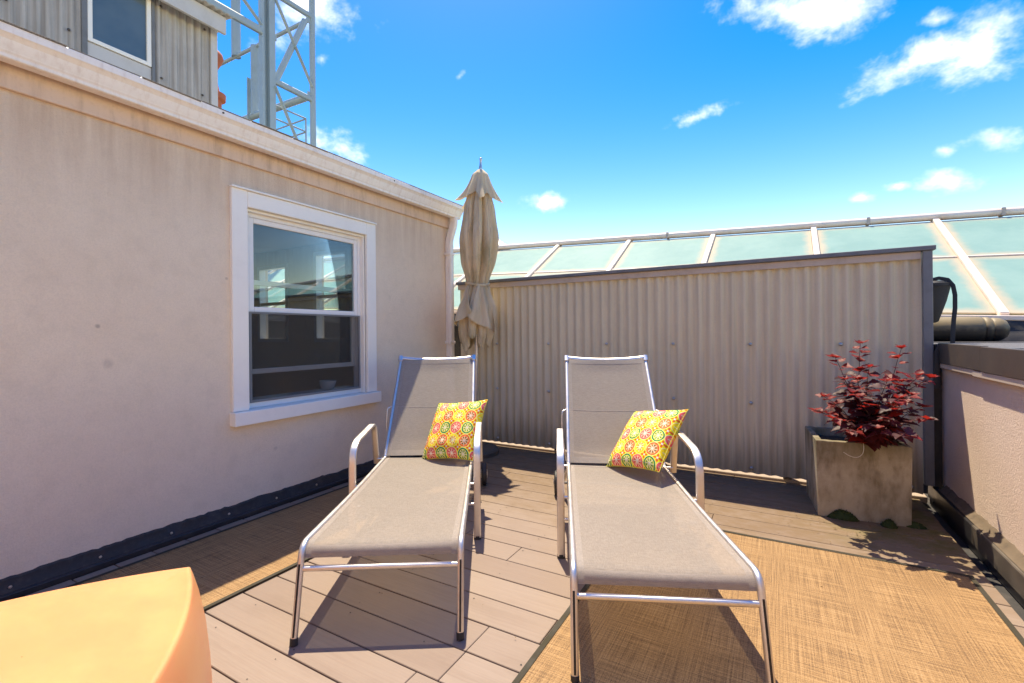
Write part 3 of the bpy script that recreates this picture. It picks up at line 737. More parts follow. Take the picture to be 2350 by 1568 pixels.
# each slope uses local y measured down from the ridge
up_len = .485 * sl_len
pane_u = MB().box(.034, 1.166, .05, up_len - .012, -.014, 0).mesh('pane', 'frosted_glass')
pane_l = MB().box(.034, 1.166, .012, sl_len - up_len - .03, -.014, 0).mesh('pane', 'frosted_glass')
bar = MB().box(-.030, .030, .03, sl_len + .02, -.02, .032, .006).mesh('glazing_bar', 'cream_bar')
purl = MB().box(.0345, 1.1655, -.010, .010, -.012, .012, .003).mesh('purlin', 'cream_bar')
dn = lambda s_: (0, -s_ * math.cos(pit), -s_ * math.sin(pit))
for k in range(-10, 4):
    x = 1.2 * k
    for side in (0, 1):
        rot = (math.pi - (-pit)) if False else 0
        for (me, s0, nm) in ((pane_u, 0, 'pane'), (pane_l, up_len, 'pane'), (purl, up_len, 'purlin'), (bar, 0, 'glazing_bar')):
            o = obj(nm, me, sk)
            if side == 0:
                o.matrix_local = Matrix.Translation((x, 0, 0)) @ Matrix.Translation(dn(s0)) @ Matrix(((1, 0, 0, 0), (0, -math.cos(pit), -math.sin(pit), 0), (0, -math.sin(pit), math.cos(pit), 0), (0, 0, 0, 1)))
            else:
                d_ = dn(s0)
                o.matrix_local = Matrix.Translation((x, -d_[1], d_[2])) @ Matrix(((1, 0, 0, 0), (0, math.cos(pit), math.sin(pit), 0), (0, -math.sin(pit), math.cos(pit), 0), (0, 0, 0, 1)))
b = MB(); b.tube([(-12.1, 0, .035), (5, 0, .035)], .05, .045, (0, 0, 1), 10); b.build('ridge', 'cream_bar', sk, 50)
for k in (-6, -3, -1, 0):
    b = MB(); b.box(1.2 * k + .55, 1.2 * k + .585, -.0525, .0525, -.01, .0815, .004); b.build('clamp', 'drip_beige', sk)
b = MB(); b.box(-12.1, 5, -run - .07, -run + .015, -rise - .05, -rise - .008, .006); b.build('sill', 'cream_bar', sk)
vs = []; fs = []; n = 300
for i in range(n + 1):
    x = -12.1 + 17.1 * i / n
    for k in range(6):
        q = k / 5; vs.append((x, -run - .075 - .10 * q + .03 * mnoise.noise((x * 3, q * 4, 0)), -rise - .052 - .17 * q + .012 * mnoise.noise((x * 7, q * 9, 2))))
for i in range(n):
    for k in range(5): fs.append((i * 6 + k, i * 6 + k + 1, i * 6 + k + 7, i * 6 + k + 6))
b = MB(); b.add(vs, fs); b.build('flashing', 'bitumen', sk, 60)
b = MB(); b.box(-12.1, 5, -run + .02, run, -4, -rise - .03); b.build('curb', 'bitumen', sk)
for k in range(-7, 4):                       # roof trusses dimly seen through the panes
    x = 1.2 * k + .75
    for (a, c_) in (((x, -1.9, -1.16), (x, 0, -.25)), ((x, -1.0, -1.16), (x, -.55, -.55)), ((x, -1.0, -1.16), (x, -1.35, -.95))):
        MB().tube([a, c_], .035, None, (1, 0, 0), 6).build('truss', 'brown_base', sk)

# ------------------------------------------------------------------ far roof vent
v = thing('roof_vent', 'round galvanised roof vent with conical cap beyond the skylight', 'vent', (-8.5, 14, -6))
b = MB(); b.lathe([(.44, 0), (.44, 10.28)], 28); o = b.build('drum', 'galvanised', v, 40)
b = MB(); b.lathe([(.53, 10.24), (.54, 10.27), (.08, 10.56), (.04, 10.60), (.001, 10.62)], 28, cap=False); b.build('cap', 'galvanised', v, 40)
for k in range(12):
    a = k * math.pi / 6; b = MB(); b.tube([(.46 * math.cos(a), .46 * math.sin(a), 9.6), (.46 * math.cos(a), .46 * math.sin(a), 10.26)], .02, n=6); b.build('fin', 'galvanised', v)

# ------------------------------------------------------------------ rugs
def rug(label, x0, x1, y0, y1, z=.0045):
    root = thing('rug', label, 'rug', (x0, y0, 0), 0, 'woven outdoor rugs on the deck')
    nx, ny = int((x1 - x0) / .05), int((y1 - y0) / .05); vs = []; fs = []
    hz = lambda x, y: z + .0028 * max(0, mnoise.noise((x * 2.1, y * 2.1, z * 99))) + .003
    for j in range(ny + 1):
        for i in range(nx + 1):
            x = x0 + .018 + (x1 - x0 - .036) * i / nx; y = y0 + .018 + (y1 - y0 - .036) * j / ny; vs.append((x - x0, y - y0, hz(x, y)))
    for j in range(ny):
        for i in range(nx): a = j * (nx + 1) + i; fs.append((a, a + 1, a + nx + 2, a + nx + 1))
    b = MB(); b.add(vs, fs); b.build('weave', 'rug_weave', root, 60)
    per = []
    for (ax, ay, bx_, by) in ((x0, y0, x1, y0), (x1, y0, x1, y1), (x1, y1, x0, y1), (x0, y1, x0, y0)):
        b = MB(); n_ = 40; dx, dy = (bx_ - ax) / n_, (by - ay) / n_; ln = math.hypot(bx_ - ax, by - ay); tx, ty = (bx_ - ax) / ln, (by - ay) / ln; nxx, nyy = -ty, tx
        vs = []; fs = []
        for i in range(n_ + 1):
            s_ = min(max(i / n_ * ln, .0 if nxx else 0), ln); px, py = ax + tx * s_, ay + ty * s_
            h_ = hz(px, py) + .003; wv = .002 * mnoise.noise((px * 9, py * 9, 4))
            cut = 0
            if i == 0: cut = .021
            if i == n_: cut = -.021
            vs += [(px - x0 + nxx * wv, py - y0 + nyy * wv, .001), (px - x0 + nxx * wv, py - y0 + nyy * wv, h_), (px + nxx * .022 + tx * cut - x0, py + nyy * .022 + ty * cut - y0, h_)]
        for i in range(n_): fs += [(i * 3, i * 3 + 1, i * 3 + 4, i * 3 + 3), (i * 3 + 1, i * 3 + 2, i * 3 + 5, i * 3 + 4)]
        b.add(vs, fs); b.build('binding', 'rug_binding', root, 60)
    return root
rug('woven tan rug under the right sun lounger', -.79, .825, .2, 3.045)
rug('woven tan rug between the house wall and the left lounger', -2.965, -2.178, -.9, 2.95)

# ------------------------------------------------------------------ sun loungers
def lat(a):                                       # half width of the side rails along the length
    return .322 - .017 * min(1, max(0, a / 1.5))
def lounger(label, x, y, heading):
    root = thing('sun_lounger', label, 'sun lounger', (x, y, 0), R(heading), 'sling sun loungers on the deck')
    seatz = lambda a: .338 - .012 * math.sin(min(1, max(0, (a - .1) / 1.4)) * math.pi)
    for s_ in (-1, 1):
        pts2 = fillet([(0, .02), (.072, .305), (.105, .345), (.7, .330), (1.62, .333)], [.05, .09, .3], 6)if False else fillet([(0, 0, .02), (0, .085, .352), (0, .75, .331), (0, 1.62, .333)], [.05, .3], 8)
        path = [(s_ * lat(p[1]), p[1], p[2]) for p in pts2]
        rail = MB().tube(path, .0120, .0135, (1, 0, 0), 14).build('side_rail', 'aluminium', root, 60)
        slot = MB().tube([(s_ * lat(0), -.0085, .032), (s_ * lat(0), .056, .285)], .0026, .0042, (1, 0, 0), 6).build('slot', 'dark_slot', rail)
        MB().tube([(s_ * lat(0), -.004, .0), (s_ * lat(0), .001, .026)], .0140, .0155, (1, 0, 0), 12).build('foot_cap', 'rubber', rail, 50)
        # arm: inverted U of flat bar
        ap = fillet([(0, .888, .012), (0, .905, .560), (0, 1.40, .595), (0, 1.47, .30)], [.12, .07], 9)
        lx = s_ * .362
        arm = MB().tube([(lx, p[1], p[2]) for p in ap], .009, .0205, (1, 0, 0), 16, sq=True).build('arm', 'aluminium', root, 50)
        MB().tube([(lx, .8875, .0), (lx, .8885, .02)], .011, .0225, (1, 0, 0), 12).build('foot_cap', 'rubber', arm, 50)
        for (a, zz) in ((.898, .322), (.893, .205), (1.455, .333)):
            MB().tube([(s_ * .306, a, zz), (s_ * .356, a, zz)], .008, None, (0, 0, 1), 10).build('peg', 'aluminium_satin', arm, 50)
        # rear leg and wheel
        leg = MB().tube(fillet([(s_ * .305, 1.56, .32), (s_ * .305, 1.66, .26), (s_ * .345, 1.86, .09)], .08), .0125, None, (1, 0, 0), 12).build('rear_leg', 'aluminium', root, 50)
        wl = MB().lathe([(.03, -.018), (.075, -.020), (.086, -.014), (.089, 0), (.086, .014), (.075, .020), (.03, .018)], 28).build('wheel', 'rubber', root, 40)
        wl.rotation_euler = (0, R(90), 0); wl.location = (s_ * .385, 1.87, .0895)
        hb = MB().lathe([(.034, -.022), (.030, -.026), (.012, -.027), (.012, .027), (.030, .026), (.034, .022)], 20).build('hub', 'aluminium_satin', wl, 40)
        # back rail
        MB().tube([(s_ * .306, 1.47, .335), (s_ * .306, 1.60, .478), (s_ * .302, 2.06, 1.000)], .0095, .0125, (1, 0, 0), 12).build('back_rail', 'aluminium', root, 60)
        MB().tube(fillet([(s_ * .318, 1.70, .30), (s_ * .345, 1.71, .50), (s_ * .345, 1.735, .645), (s_ * .305, 1.76, .655)], [.05, .035], 6), .0055, None, (1, 0, 0), 10).build('support_strut', 'aluminium', root, 50)
    MB().tube([(-.31, .067, .262), (.31, .067, .262)], .0118, None, (0, 0, 1), 16).build('crossbar', 'aluminium', root, 60)
    MB().tube([(-.30, 1.53, .290), (.30, 1.53, .290)], .010, None, (0, 0, 1), 12).build('crossbar', 'grey_post', root, 60)
    MB().tube([(-.345, 1.87, .0895), (.345, 1.87, .0895)], .009, None, (0, 0, 1), 10).build('axle', 'grey_post', root, 60)
    # slings
    def cloth(path, ns, x_of, sag, zoff=0., u0=-1., u1=1., s0=0., s1=1.):
        vs = []; fs = []; nu = 24
        L = [0]
        for i in range(1, len(path)): L.append(L[-1] + math.dist(path[i], path[i - 1]))
        def at(s_):
            d = s_ * L[-1]
            for i in range(1, len(path)):
                if d <= L[i] + 1e-9:
                    q = (d - L[i - 1]) / (L[i] - L[i - 1]); return [path[i - 1][k] * (1 - q) + path[i][k] * q for k in (0, 1)]
            return path[-1]
        for j in range(ns + 1):
            s_ = s0 + (s1 - s0) * j / ns; a, z = at(s_); a2, z2 = at(min(1, s_ + .01)); a1, z1 = at(max(0, s_ - .01))
            ta, tz = a2 - a1, z2 - z1; l = math.hypot(ta, tz) or 1; na, nz = -tz / l, ta / l
            for i in range(nu + 1):
                u = u0 + (u1 - u0) * i / nu; g_ = -sag * (1 - u * u) * min(1, 6 * s_ + .15, 6 * (1 - s_) + .3) + zoff
                vs.append((u * x_of(a), a + na * g_, z + nz * g_))
        for j in range(ns):
            for i in range(nu): q = j * (nu + 1) + i; fs.append((q, q + 1, q + nu + 2, q + nu + 1))
        return MB().add(vs, fs)
    rp = fillet([(0, .02), (.085, .352), (.75, .331), (1.62, .333)], [.10, .3], 8) if False else [(p[1], p[2]) for p in fillet([(0, 0, .02), (0, .085, .352), (0, .75, .331), (0, 1.478, .333)], [.05, .3], 10)]
    sp = [(.0775, .300)] + [p for p in rp if p[1] > .302 and p[0] > .077]
    sx = lambda a: lat(a) - .006
    seat = cloth(sp, 44, sx, .016).build('seat_sling', 'sling', root, 80)
    hm = .045
    for (u0, u1, s0, s1, ns) in ((-1, -.90, 0, 1, 40), (.90, 1, 0, 1, 40), (-.90, .90, .0, .035, 4), (-.9, .9, .985, 1, 2)):
        cloth(sp, ns, sx, .016, .0016, u0, u1, s0, s1).build('hem', 'sling_hem', seat, 80)
    bp = [(1.482, .347), (1.60, .485), (2.052, .996)]
    bx_ = lambda a: .296 if a < 1.6 else .294
    back = cloth(bp, 30, bx_, .018).build('back_sling', 'sling', root, 80)
    for (u0, u1, s0, s1, ns) in ((-1, -.905, 0, 1, 30), (.905, 1, 0, 1, 30), (-.905, .905, .955, 1, 3), (-.905, .905, .0, .05, 3), (-.905, .905, .47, .476, 1)):
        cloth(bp, ns, bx_, .018, .0016, u0, u1, s0, s1).build('hem', 'sling_hem', back, 80)
    tr = [(.302 * (k / 12 * 2 - 1), 2.068 + .006 * (1 - (k / 6 - 1) ** 2), 1.012 - .020 * (1 - (k / 6 - 1) ** 2)) for k in range(13)]
    top = MB().tube(tr, .016, .009, (0, -.76, .65), 12).build('top_rail', 'aluminium_satin', root, 60)
    for s_ in (-1, 1): MB().tube([(s_ * .303, 2.045, .985), (s_ * .303, 2.074, 1.022)], .0145, .017, (1, 0, 0), 12, sq=True).build('corner_cap', 'aluminium_satin', top, 50)
    return root
lounger('taupe sling sun lounger beside the window, citrus pillow at its right', -1.363, 1.318, 31.94)
lounger('taupe sling sun lounger standing on the right rug', -.312, 1.619, 23.9)

# ------------------------------------------------------------------ pillows
def pillow(label, S, c, M3, T=.075):
    n = 26; vs = []; fs = []; uvs = []
    def surf(i, j, sd):
        u = 2 * i / n - 1; v_ = 2 * j / n - 1
        pin = 1 - .075 * (1 - v_ * v_) * abs(u) ** 3; pin2 = 1 - .075 * (1 - u * u) * abs(v_) ** 3
        th = T * ((1 - u * u) * (1 - v_ * v_)) ** .42
        th *= 1 + .10 * mnoise.noise((u * 2 + c[0], v_ * 2, 1.3 * sd))
        wr = .006 * mnoise.noise((u * 5, v_ * 5, c[1] + sd)) * (1 - max(abs(u), abs(v_)) ** 4)
        return (u * pin * S / 2, v_ * pin2 * S / 2, sd * (th + wr) if 0 < i < n and 0 < j < n else 0)
    ix = {}
    for sd in (1, -1):
        for j in range(n + 1):
            for i in range(n + 1):
                edge = i in (0, n) or j in (0, n)
                if sd == -1 and edge: ix[(sd, i, j)] = ix[(1, i, j)]; continue
                ix[(sd, i, j)] = len(vs); vs.append(surf(i, j, sd)); uvs.append((i / n, j / n))
        for j in range(n):
            for i in range(n): fs.append((ix[(sd, i, j)], ix[(sd, i + 1, j)], ix[(sd, i + 1, j + 1)], ix[(sd, i, j + 1)]))
    me = MB().add(vs, fs).mesh('cover', 'citrus_print', 180)
    lay = me.uv_layers.new(name='UVMap')
    for lp in me.loops: lay.data[lp.index].uv = uvs[lp.vertex_index]
    root = thing('throw_pillow', label, 'pillow', c, 0, 'citrus print pillows on the loungers')
    root.matrix_world = Matrix.Translation(c) @ Matrix(M3).to_4x4()
    obj('cover', me, root)
    path = []
    for k in range(4 * n + 1):
        q = k % (4 * n); sd_, p = divmod(q, n); i, j = [(p, 0), (n, p), (n - p, n), (0, n - p)][sd_]; path.append(surf(i, j, 1))
    b = MB().tube(path, .0022, None, (0, 0, 1), 6, cap=False); b.build('seam', 'citrus_print', root, 60)
    return root
pillow('yellow citrus slice pillow on the lounger beside the window', .45, (-1.982, 2.662, .525), ((.992, -.093, -.084), (-.016, .57, -.822), (.124, .816, .564)))
pillow('yellow citrus slice pillow tilted on the right rug lounger', .455, (-.716, 2.978, .528), ((.850, .249, -.464), (-.5, .659, -.562), (.166, .71, .685)))

# ------------------------------------------------------------------ closed umbrella
um = thing('closed_umbrella', 'closed beige patio umbrella tied round its pole in the corner', 'umbrella', (-2.66, 3.9, 0))
um.rotation_euler = (0, R(2.2), 0)
b = MB(); b.tube([(0, 0, .06), (0, 0, 2.86)], .019, n=14); b.build('pole', 'aluminium', um, 50)
b = MB(); b.lathe([(.018, 2.84), (.016, 2.88), (.012, 2.90), (.011, 2.945), (.014, 2.952), (.014, 2.962), (.008, 2.972), (.001, 2.975)], 16, cap=False); b.build('finial', 'galvanised', um, 40)
b = MB(); b.lathe([(.25, 0), (.25, .045), (.235, .06), (.06, .075), (.035, .09), (.032, .30), (.022, .30)], 36); b.build('base', 'brown_base', um, 40)
def lerp_prof(pr, z):
    for (z0, r0), (z1, r1) in zip(pr, pr[1:]):
        if z0 >= z >= z1:
            q = (z0 - z) / (z0 - z1); q = q * q * (3 - 2 * q); return r0 + (r1 - r0) * q
    return pr[-1][1]
prof = [(2.80, .055), (2.62, .115), (2.45, .155), (2.15, .185), (1.95, .165), (1.74, .112), (1.70, .100), (1.64, .118), (1.45, .168), (1.25, .165), (1.0, .125)]
drift = lambda z: (-.012 * max(0, 2.3 - z), 0)
NT_, NZ_ = 176, 92
vs = []; fs = []
for j in range(NZ_ + 1):
    for i in range(NT_):
        th = 2 * math.pi * i / NT_
        lobe = int((th * 8 / (2 * math.pi)) % 8)
        zb = [1.07, 1.18, 1.05, 1.03, 1.10, 1.03, 1.16, 1.06][lobe]; ph = (th * 8 / (2 * math.pi)) % 1
        zb += .10 * abs(ph - .5) ** 1.5 * 2
        z = 2.80 + (zb - 2.80) * (j / NZ_)
        r_ = lerp_prof(prof, z)
        tie = math.exp(-((z - 1.70) / .07) ** 2)
        sw = .35 * math.sin(z * 2.1) + .5 * mnoise.noise((z * 1.1, lobe, 0))
        f1 = abs(math.sin(4 * (th + sw * .25))) ** .75
        f2 = abs(math.sin(9.5 * th + 1.6 * z + 2.2 * mnoise.noise((math.cos(th) * 2, math.sin(th) * 2, z)))) ** .8
        k = .56 + .40 * f1 + .12 * f2 * (1 - .4 * tie)
        k += .17 * mnoise.noise((math.cos(th) * 2.2, math.sin(th) * 2.2, z * 1.7)) * (1 - tie)
        dx, dy = drift(z)
        vs.append((r_ * k * math.cos(th) + dx, r_ * k * math.sin(th) + dy, z))
for j in range(NZ_):
    for i in range(NT_): fs.append((j * NT_ + i, j * NT_ + (i + 1) % NT_, (j + 1) * NT_ + (i + 1) % NT_, (j + 1) * NT_ + i))
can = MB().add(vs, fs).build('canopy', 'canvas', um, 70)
for k in range(8):
    path = []
    for j in range(NZ_ + 1):
        best = None
        lo = int((k + .5) / 8 * NT_) - 12
        for i in range(lo, lo + 24):
            v = vs[j * NT_ + i % NT_]; r2 = math.hypot(v[0] - drift(v[2])[0], v[1])
            if best is None or r2 > best[0]: best = (r2, v)
        path.append(best[1])
    sm_ = [tuple(sum(path[max(0, min(NZ_, q + d_))][c_] for d_ in (-3, -2, -1, 0, 1, 2, 3)) / 7 for c_ in range(3)) for q in range(NZ_ + 1)]
    MB().tube(sm_, .0042, None, (0, 1, .1), 6).build('seam', 'canvas', can, 60)
# vent cap with pointed hanging corners
vs = []; fs = []; NT2, NZ2 = 128, 26
for j in range(NZ2 + 1):
    q = j / NZ2
    for i in range(NT2):
        th = 2 * math.pi * i / NT2; c8 = abs(math.cos(4 * th + .5)); pt = c8 ** 2.2
        zb = 2.60 - .075 * pt + .07 * mnoise.noise((math.cos(th) * 1.6, math.sin(th) * 1.6, 5))
        z = 2.845 + (zb - 2.845) * q
        r_ = .035 + .04 * min(1, q * 6) + (.055 + .085 * pt) * q ** 1.5
        r_ *= 1 + .10 * math.cos(16 * th + 1.0) * q + .30 * mnoise.noise((math.cos(th) * 2, math.sin(th) * 2, z * 3)) * q
        vs.append((r_ * math.cos(th), r_ * math.sin(th), z))
for j in range(NZ2):
    for i in range(NT2): fs.append((j * NT2 + i, j * NT2 + (i + 1) % NT2, (j + 1) * NT2 + (i + 1) % NT2, (j + 1) * NT2 + i))
fs.append(tuple(range(NT2)))
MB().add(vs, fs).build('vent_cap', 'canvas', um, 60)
# loose hem flaps below the tie
def flap(th0, wth, zlow, rout, twist, seed):
    vs = []; fs = []; nu, nv = 22, 22
    for j in range(nv + 1):
        q = j / nv
        for i in range(nu + 1):
            u = 2 * i / nu - 1
            z = 1.69 - (1.69 - zlow) * q + .10 * q * abs(u) ** 1.3 * (1 if (u > 0) == (twist > 0) else -.5)
            th = th0 + wth * u * (.30 + .70 * q) + twist * q * .2
            r_ = .108 + (rout - .108) * (q ** .8) + .030 * math.cos(u * 4.2 + seed) * q + .02 * mnoise.noise((u * 2, q * 2, seed))
            vs.append((r_ * math.cos(th) + drift(z)[0], r_ * math.sin(th), z))
    for j in range(nv):
        for i in range(nu): a = j * (nu + 1) + i; fs.append((a, a + 1, a + nu + 2, a + nu + 1))
    solidify(MB().add(vs, fs).build('flap', 'canvas', can, 70), .003)
camdir = math.atan2(-3.9, 2.66)
flap(camdir - .95, .62, 1.33, .225, .6, 1.0); flap(camdir + .22, .60, 1.30, .205, -.7, 2.3); flap(camdir + 1.5, .6, 1.25, .19, .5, 4.0); flap(camdir + 2.9, .8, 1.28, .2, .5, 5.0)
pts = [(.121 * math.cos(a) + drift(1.7)[0], .121 * math.sin(a), 1.703 + .012 * math.sin(a * 2)) for a in [2 * math.pi * k / 40 for k in range(41)]]
MB().tube(pts, .0035, .012, (0, 0, 1), 8, cap=False).build('tie_strap', 'canvas', um, 60)

# ------------------------------------------------------------------ planter and shrub
PL = Vector((.457, 3.868, 0)); PR = R(4.6)
pl = thing('concrete_planter', 'square stained concrete planter in the corner by the parapet', 'planter', PL, PR)
bm = bmesh.new(); hb, ht, H_, wl = .239, .247, .492, .036
rings = [(hb, 0), (hb + .0008, .003), (ht, H_ - .004), (ht - .004, H_), (ht - wl + .003, H_), (ht - wl, H_ - .004), (ht - wl - .003, H_ - .12)]
vs = []; fs = []; N_ = 14
for (h_, z) in rings:
    for sd in range(4):
        for k in range(N_):
            q = -1 + 2 * k / N_; p = [(q, -1), (1, q), (-q, 1), (-1, -q)][sd]
            ch = .0
            vs.append((p[0] * h_ + .0016 * mnoise.noise((p[0] * 3, p[1] * 3, z * 9)), p[1] * h_ + .0016 * mnoise.noise((p[0] * 3, p[1] * 3, z * 9 + 7)), z + (.003 * mnoise.noise((p[0] * 5, p[1] * 5, 3)) if z > .48 else 0)))
n4 = 4 * N_
for i in range(len(rings) - 1):
    for k in range(n4): fs.append((i * n4 + k, i * n4 + (k + 1) % n4, (i + 1) * n4 + (k + 1) % n4, (i + 1) * n4 + k))
MB().add(vs, fs).build('box', 'concrete', pl, 40)
vs = []; fs = []; n = 16; h_ = ht - wl
for j in range(n + 1):
    for i in range(n + 1):
        u, v_ = -1 + 2 * i / n, -1 + 2 * j / n; vs.append((u * h_, v_ * h_, .44 + .012 * mnoise.noise((u * 5, v_ * 5, 0))))
for j in range(n):
    for i in range(n): a = j * (n + 1) + i; fs.append((a, a + 1, a + n + 2, a + n + 1))
MB().add(vs, fs).build('soil', 'soil', pl, 60)

shrub = thing('red_leaf_shrub', 'red and purple leaved shrub growing in the concrete planter', 'shrub', (PL.x, PL.y, .44))
SB = Vector((PL.x, PL.y, .44))
def leafmesh(seed, m_):
    rr = random.Random(seed)
    # three-lobed leaf, base at origin, pointing +y, length 1
    out = [(0, 0), (.20, .10), (.40, .20), (.50, .42), (.33, .46), (.36, .62), (.20, .70), (.14, .86), (0, 1.0)]
    out = [(x * rr.uniform(.85, 1.15), y) for x, y in out]
    vs = [(0, y, 0) for _, y in out]; fs = []
    cup = rr.uniform(.05, .55); bend = rr.uniform(.0, .6)
    zf = lambda x, y: abs(x) * cup * 1.2 - bend * y * y + .03 * math.sin(9 * y)
    vs = [(0, y, zf(0, y) - .02) for _, y in out]; k = len(vs)
    for sg in (-1, 1):
        base = len(vs); vs += [(sg * x, y + rr.uniform(-.02, .02), zf(x, y)) for x, y in out]
        for i in range(k - 1):
            q = (i, i + 1, base + i + 1, base + i); fs.append(q if sg < 0 else q[::-1])
    b = MB(); b.v = vs; b.f = fs
    me = bpy.data.meshes.new('leaf'); me.from_pydata(vs, [], fs); me.update(); me.materials.append(MATS[m_])
    for p in me.polygons: p.use_smooth = True
    return me
LP = [leafmesh(s_, 'leaf_purple') for s_ in range(5)]; LR = [leafmesh(s_ + 20, 'leaf_red') for s_ in range(4)]
rr = random.Random(21)
# stem tips in world space: (x, y, z), redness of its top
tips = [((.50, 3.85, 1.115), 1), ((.712, 3.84, 1.085), 1), ((.356, 3.84, 1.02), .9), ((.80, 3.82, .915), .8), ((.235, 3.80, .655), .6), ((.855, 3.84, .90), .9),
        ((.80, 3.68, .66), .6), ((.66, 3.66, .78), .4), ((.44, 3.70, .80), .5), ((.56, 3.95, .95), .5), ((.33, 3.70, .62), .5), ((.60, 3.58, .66), .3),
        ((.72, 3.95, .86), .4), ((.42, 3.95, .86), .4), ((.30, 3.90, .74), .7), ((.52, 3.60, .60), .3), ((.80, 3.78, .72), .5), ((.62, 3.74, .88), .5),
        ((.70, 3.55, .57), .25), ((.47, 3.78, .88), .6), ((.74, 3.72, .80), .4), ((.40, 3.62, .56), .3)]
nleaf = 0
for ti, (tp_, red) in enumerate(tips):
    lean = 1.0 if ti < 1 else rr.uniform(.955, .99) if tp_[2] > .95 else rr.uniform(.875, .955)
    tp_ = Vector((tp_[0] * lean, tp_[1] * lean, 1.2 + (tp_[2] - 1.2) * lean)) - SB; b0 = Vector((rr.uniform(-.02, .16), rr.uniform(-.16, .0), -.01))
    mid = b0.lerp(tp_, .5) + Vector((tp_.x * -.10, tp_.y * -.1, .07))
    pts = []
    for k in range(13):
        q = k / 12; pts.append(b0 * (1 - q) ** 2 + mid * 2 * q * (1 - q) + tp_ * q * q + Vector((.006 * mnoise.noise((q * 5, ti, 0)), .006 * mnoise.noise((q * 5, ti, 9)), 0)))
    MB().tube(pts, [.0042 * (1 - .7 * k / 12) for k in range(13)], None, (.3, 1, .2), 6).build('stem', 'stem', shrub, 60)
    Ls = sum((pts[k + 1] - pts[k]).length for k in range(12)); nn = max(6, int(Ls / .042))
    ph = rr.uniform(0, 6)
    for k in range(nn):
        q = .18 + .82 * (k + .6) / nn
        i = min(11, int(q * 12)); fr_ = q * 12 - i; p = pts[i].lerp(pts[i + 1], fr_); d = (pts[i + 1] - pts[i]).normalized()
        pair = (0, math.pi) if k % 3 == 0 or q > .85 else (0,)
        for a0 in pair:
            a = ph + k * 1.45 + a0 + rr.uniform(-.4, .4)
            side = Vector((math.cos(a), math.sin(a), 0)); out = (side + d * (.35 + .5 * (q > .93)) + Vector((0, 0, rr.uniform(-.15, .35)))).normalized()
            sz = (.112 - .066 * q ** 1.3) * rr.uniform(.8, 1.25)
            isred = rr.random() < (red * max(0, (q - .5) / .5) * 1.2 + .08)
            nrm = (Vector((rr.uniform(-.35, .35), rr.uniform(-.55, .2), 1))); xax = out.cross(nrm).normalized(); zax = xax.cross(out).normalized()
            M = Matrix((xax, out, zax)).transposed().to_4x4()
            o = obj('leaf', rr.choice(LR if isred else LP), shrub)
            o.matrix_local = Matrix.Translation(p + out * .012) @ M @ Matrix.Scale(sz, 4); nleaf += 1
    # crowning leaves
    for k in range(3):
        a = ph + k * 2.1; out = (Vector((math.cos(a), math.sin(a), .8))).normalized(); xax = out.cross(Vector((0, 0, 1))).normalized(); zax = xax.cross(out)
        o = obj('leaf', rr.choice(LR if red > .35 else LP), shrub); o.matrix_local = Matrix.Translation(pts[-1]) @ Matrix((xax, out, zax)).transposed().to_4x4() @ Matrix.Scale(rr.uniform(.03, .05), 4); nleaf += 1
print('leaves', nleaf)
cord = [(.47, 3.615, .497), (.478, 3.606, .495), (.480, 3.603, .46), (.474, 3.602, .43), (.455, 3.601, .408), (.43, 3.600, .402), (.40, 3.600, .412), (.375, 3.600, .43)]
tag(MB().tube(fillet(cord, .012, 4), .0016, None, (.3, 1, .2), 6).build('string', 'bowl_white', None, 60), 'thin pale string hanging over the front of the concrete planter', 'string')
# moss clumps and litter at the planter's foot
def tuft(label, cx, cy, rx, ry, h_, n_):
    rr = random.Random(int(cx * 1000)); b = MB()
    for k in range(n_):
        a = rr.uniform(0, 6.283); q = math.sqrt(rr.random()); x = rx * q * math.cos(a); y_ = ry * q * math.sin(a); hh = h_ * (1 - q * q) * rr.uniform(.7, 1.15) + .004
        wv = rr.uniform(.002, .004); dx, dy = rr.uniform(-.006, .006), rr.uniform(-.006, .006); a2 = rr.uniform(0, 6.28); ux, uy = wv * math.cos(a2), wv * math.sin(a2)
        b.add([(x - ux, y_ - uy, max(0, hh - .014)), (x + ux, y_ + uy, max(0, hh - .014)), (x + dx, y_ + dy, hh)], [(0, 1, 2)])
    n2 = 14; vs = []; fs = []
    for j in range(6):
        for i in range(n2):
            q = j / 5; a = i / n2 * 6.283; vs.append((rx * q * math.cos(a), ry * q * math.sin(a), max(.0, h_ * (1 - q * q) * .92)))
    for j in range(5):
        for i in range(n2): fs.append((j * n2 + i, j * n2 + (i + 1) % n2, (j + 1) * n2 + (i + 1) % n2, (j + 1) * n2 + i))
    b.add(vs, fs); o = b.build('moss', 'moss', None, 60); o.location = (cx, cy, .001); tag(o, label, 'moss', kind='stuff'); return o
tuft('dark green moss against the left foot of the concrete planter', .37, 3.612, .085, .03, .055, 1500)
tuft('small round tuft of moss by the planter front right', .60, 3.60, .04, .035, .042, 900)
tuft('low moss patch at the right corner of the planter', .73, 3.67, .06, .035, .03, 700)
rr = random.Random(31); b = MB()
for k in range(240):
    if k < 150: x, y = rr.gauss(.5, .25), rr.gauss(3.47, .12)
    else: x, y = rr.uniform(-3, .85), rr.uniform(.8, 4.1)
    if not -3 < x < .86 or y > 4.1: continue
    s_ = rr.uniform(.003, .010 if k < 150 else .006); a = rr.uniform(0, 6.28); ca, sa = math.cos(a), math.sin(a); z = .0085
    b.add([(x - ca * s_, y - sa * s_, z), (x + sa * s_ * .4, y - ca * s_ * .4, z + .002), (x + ca * s_, y + sa * s_, z + .001), (x - sa * s_ * .4, y + ca * s_ * .4, z + .003)], [(0, 1, 2, 3)])
tag(b.build('leaf_litter', 'litter'), 'dry leaf litter scattered on the deck boards', 'leaf litter', kind='stuff')

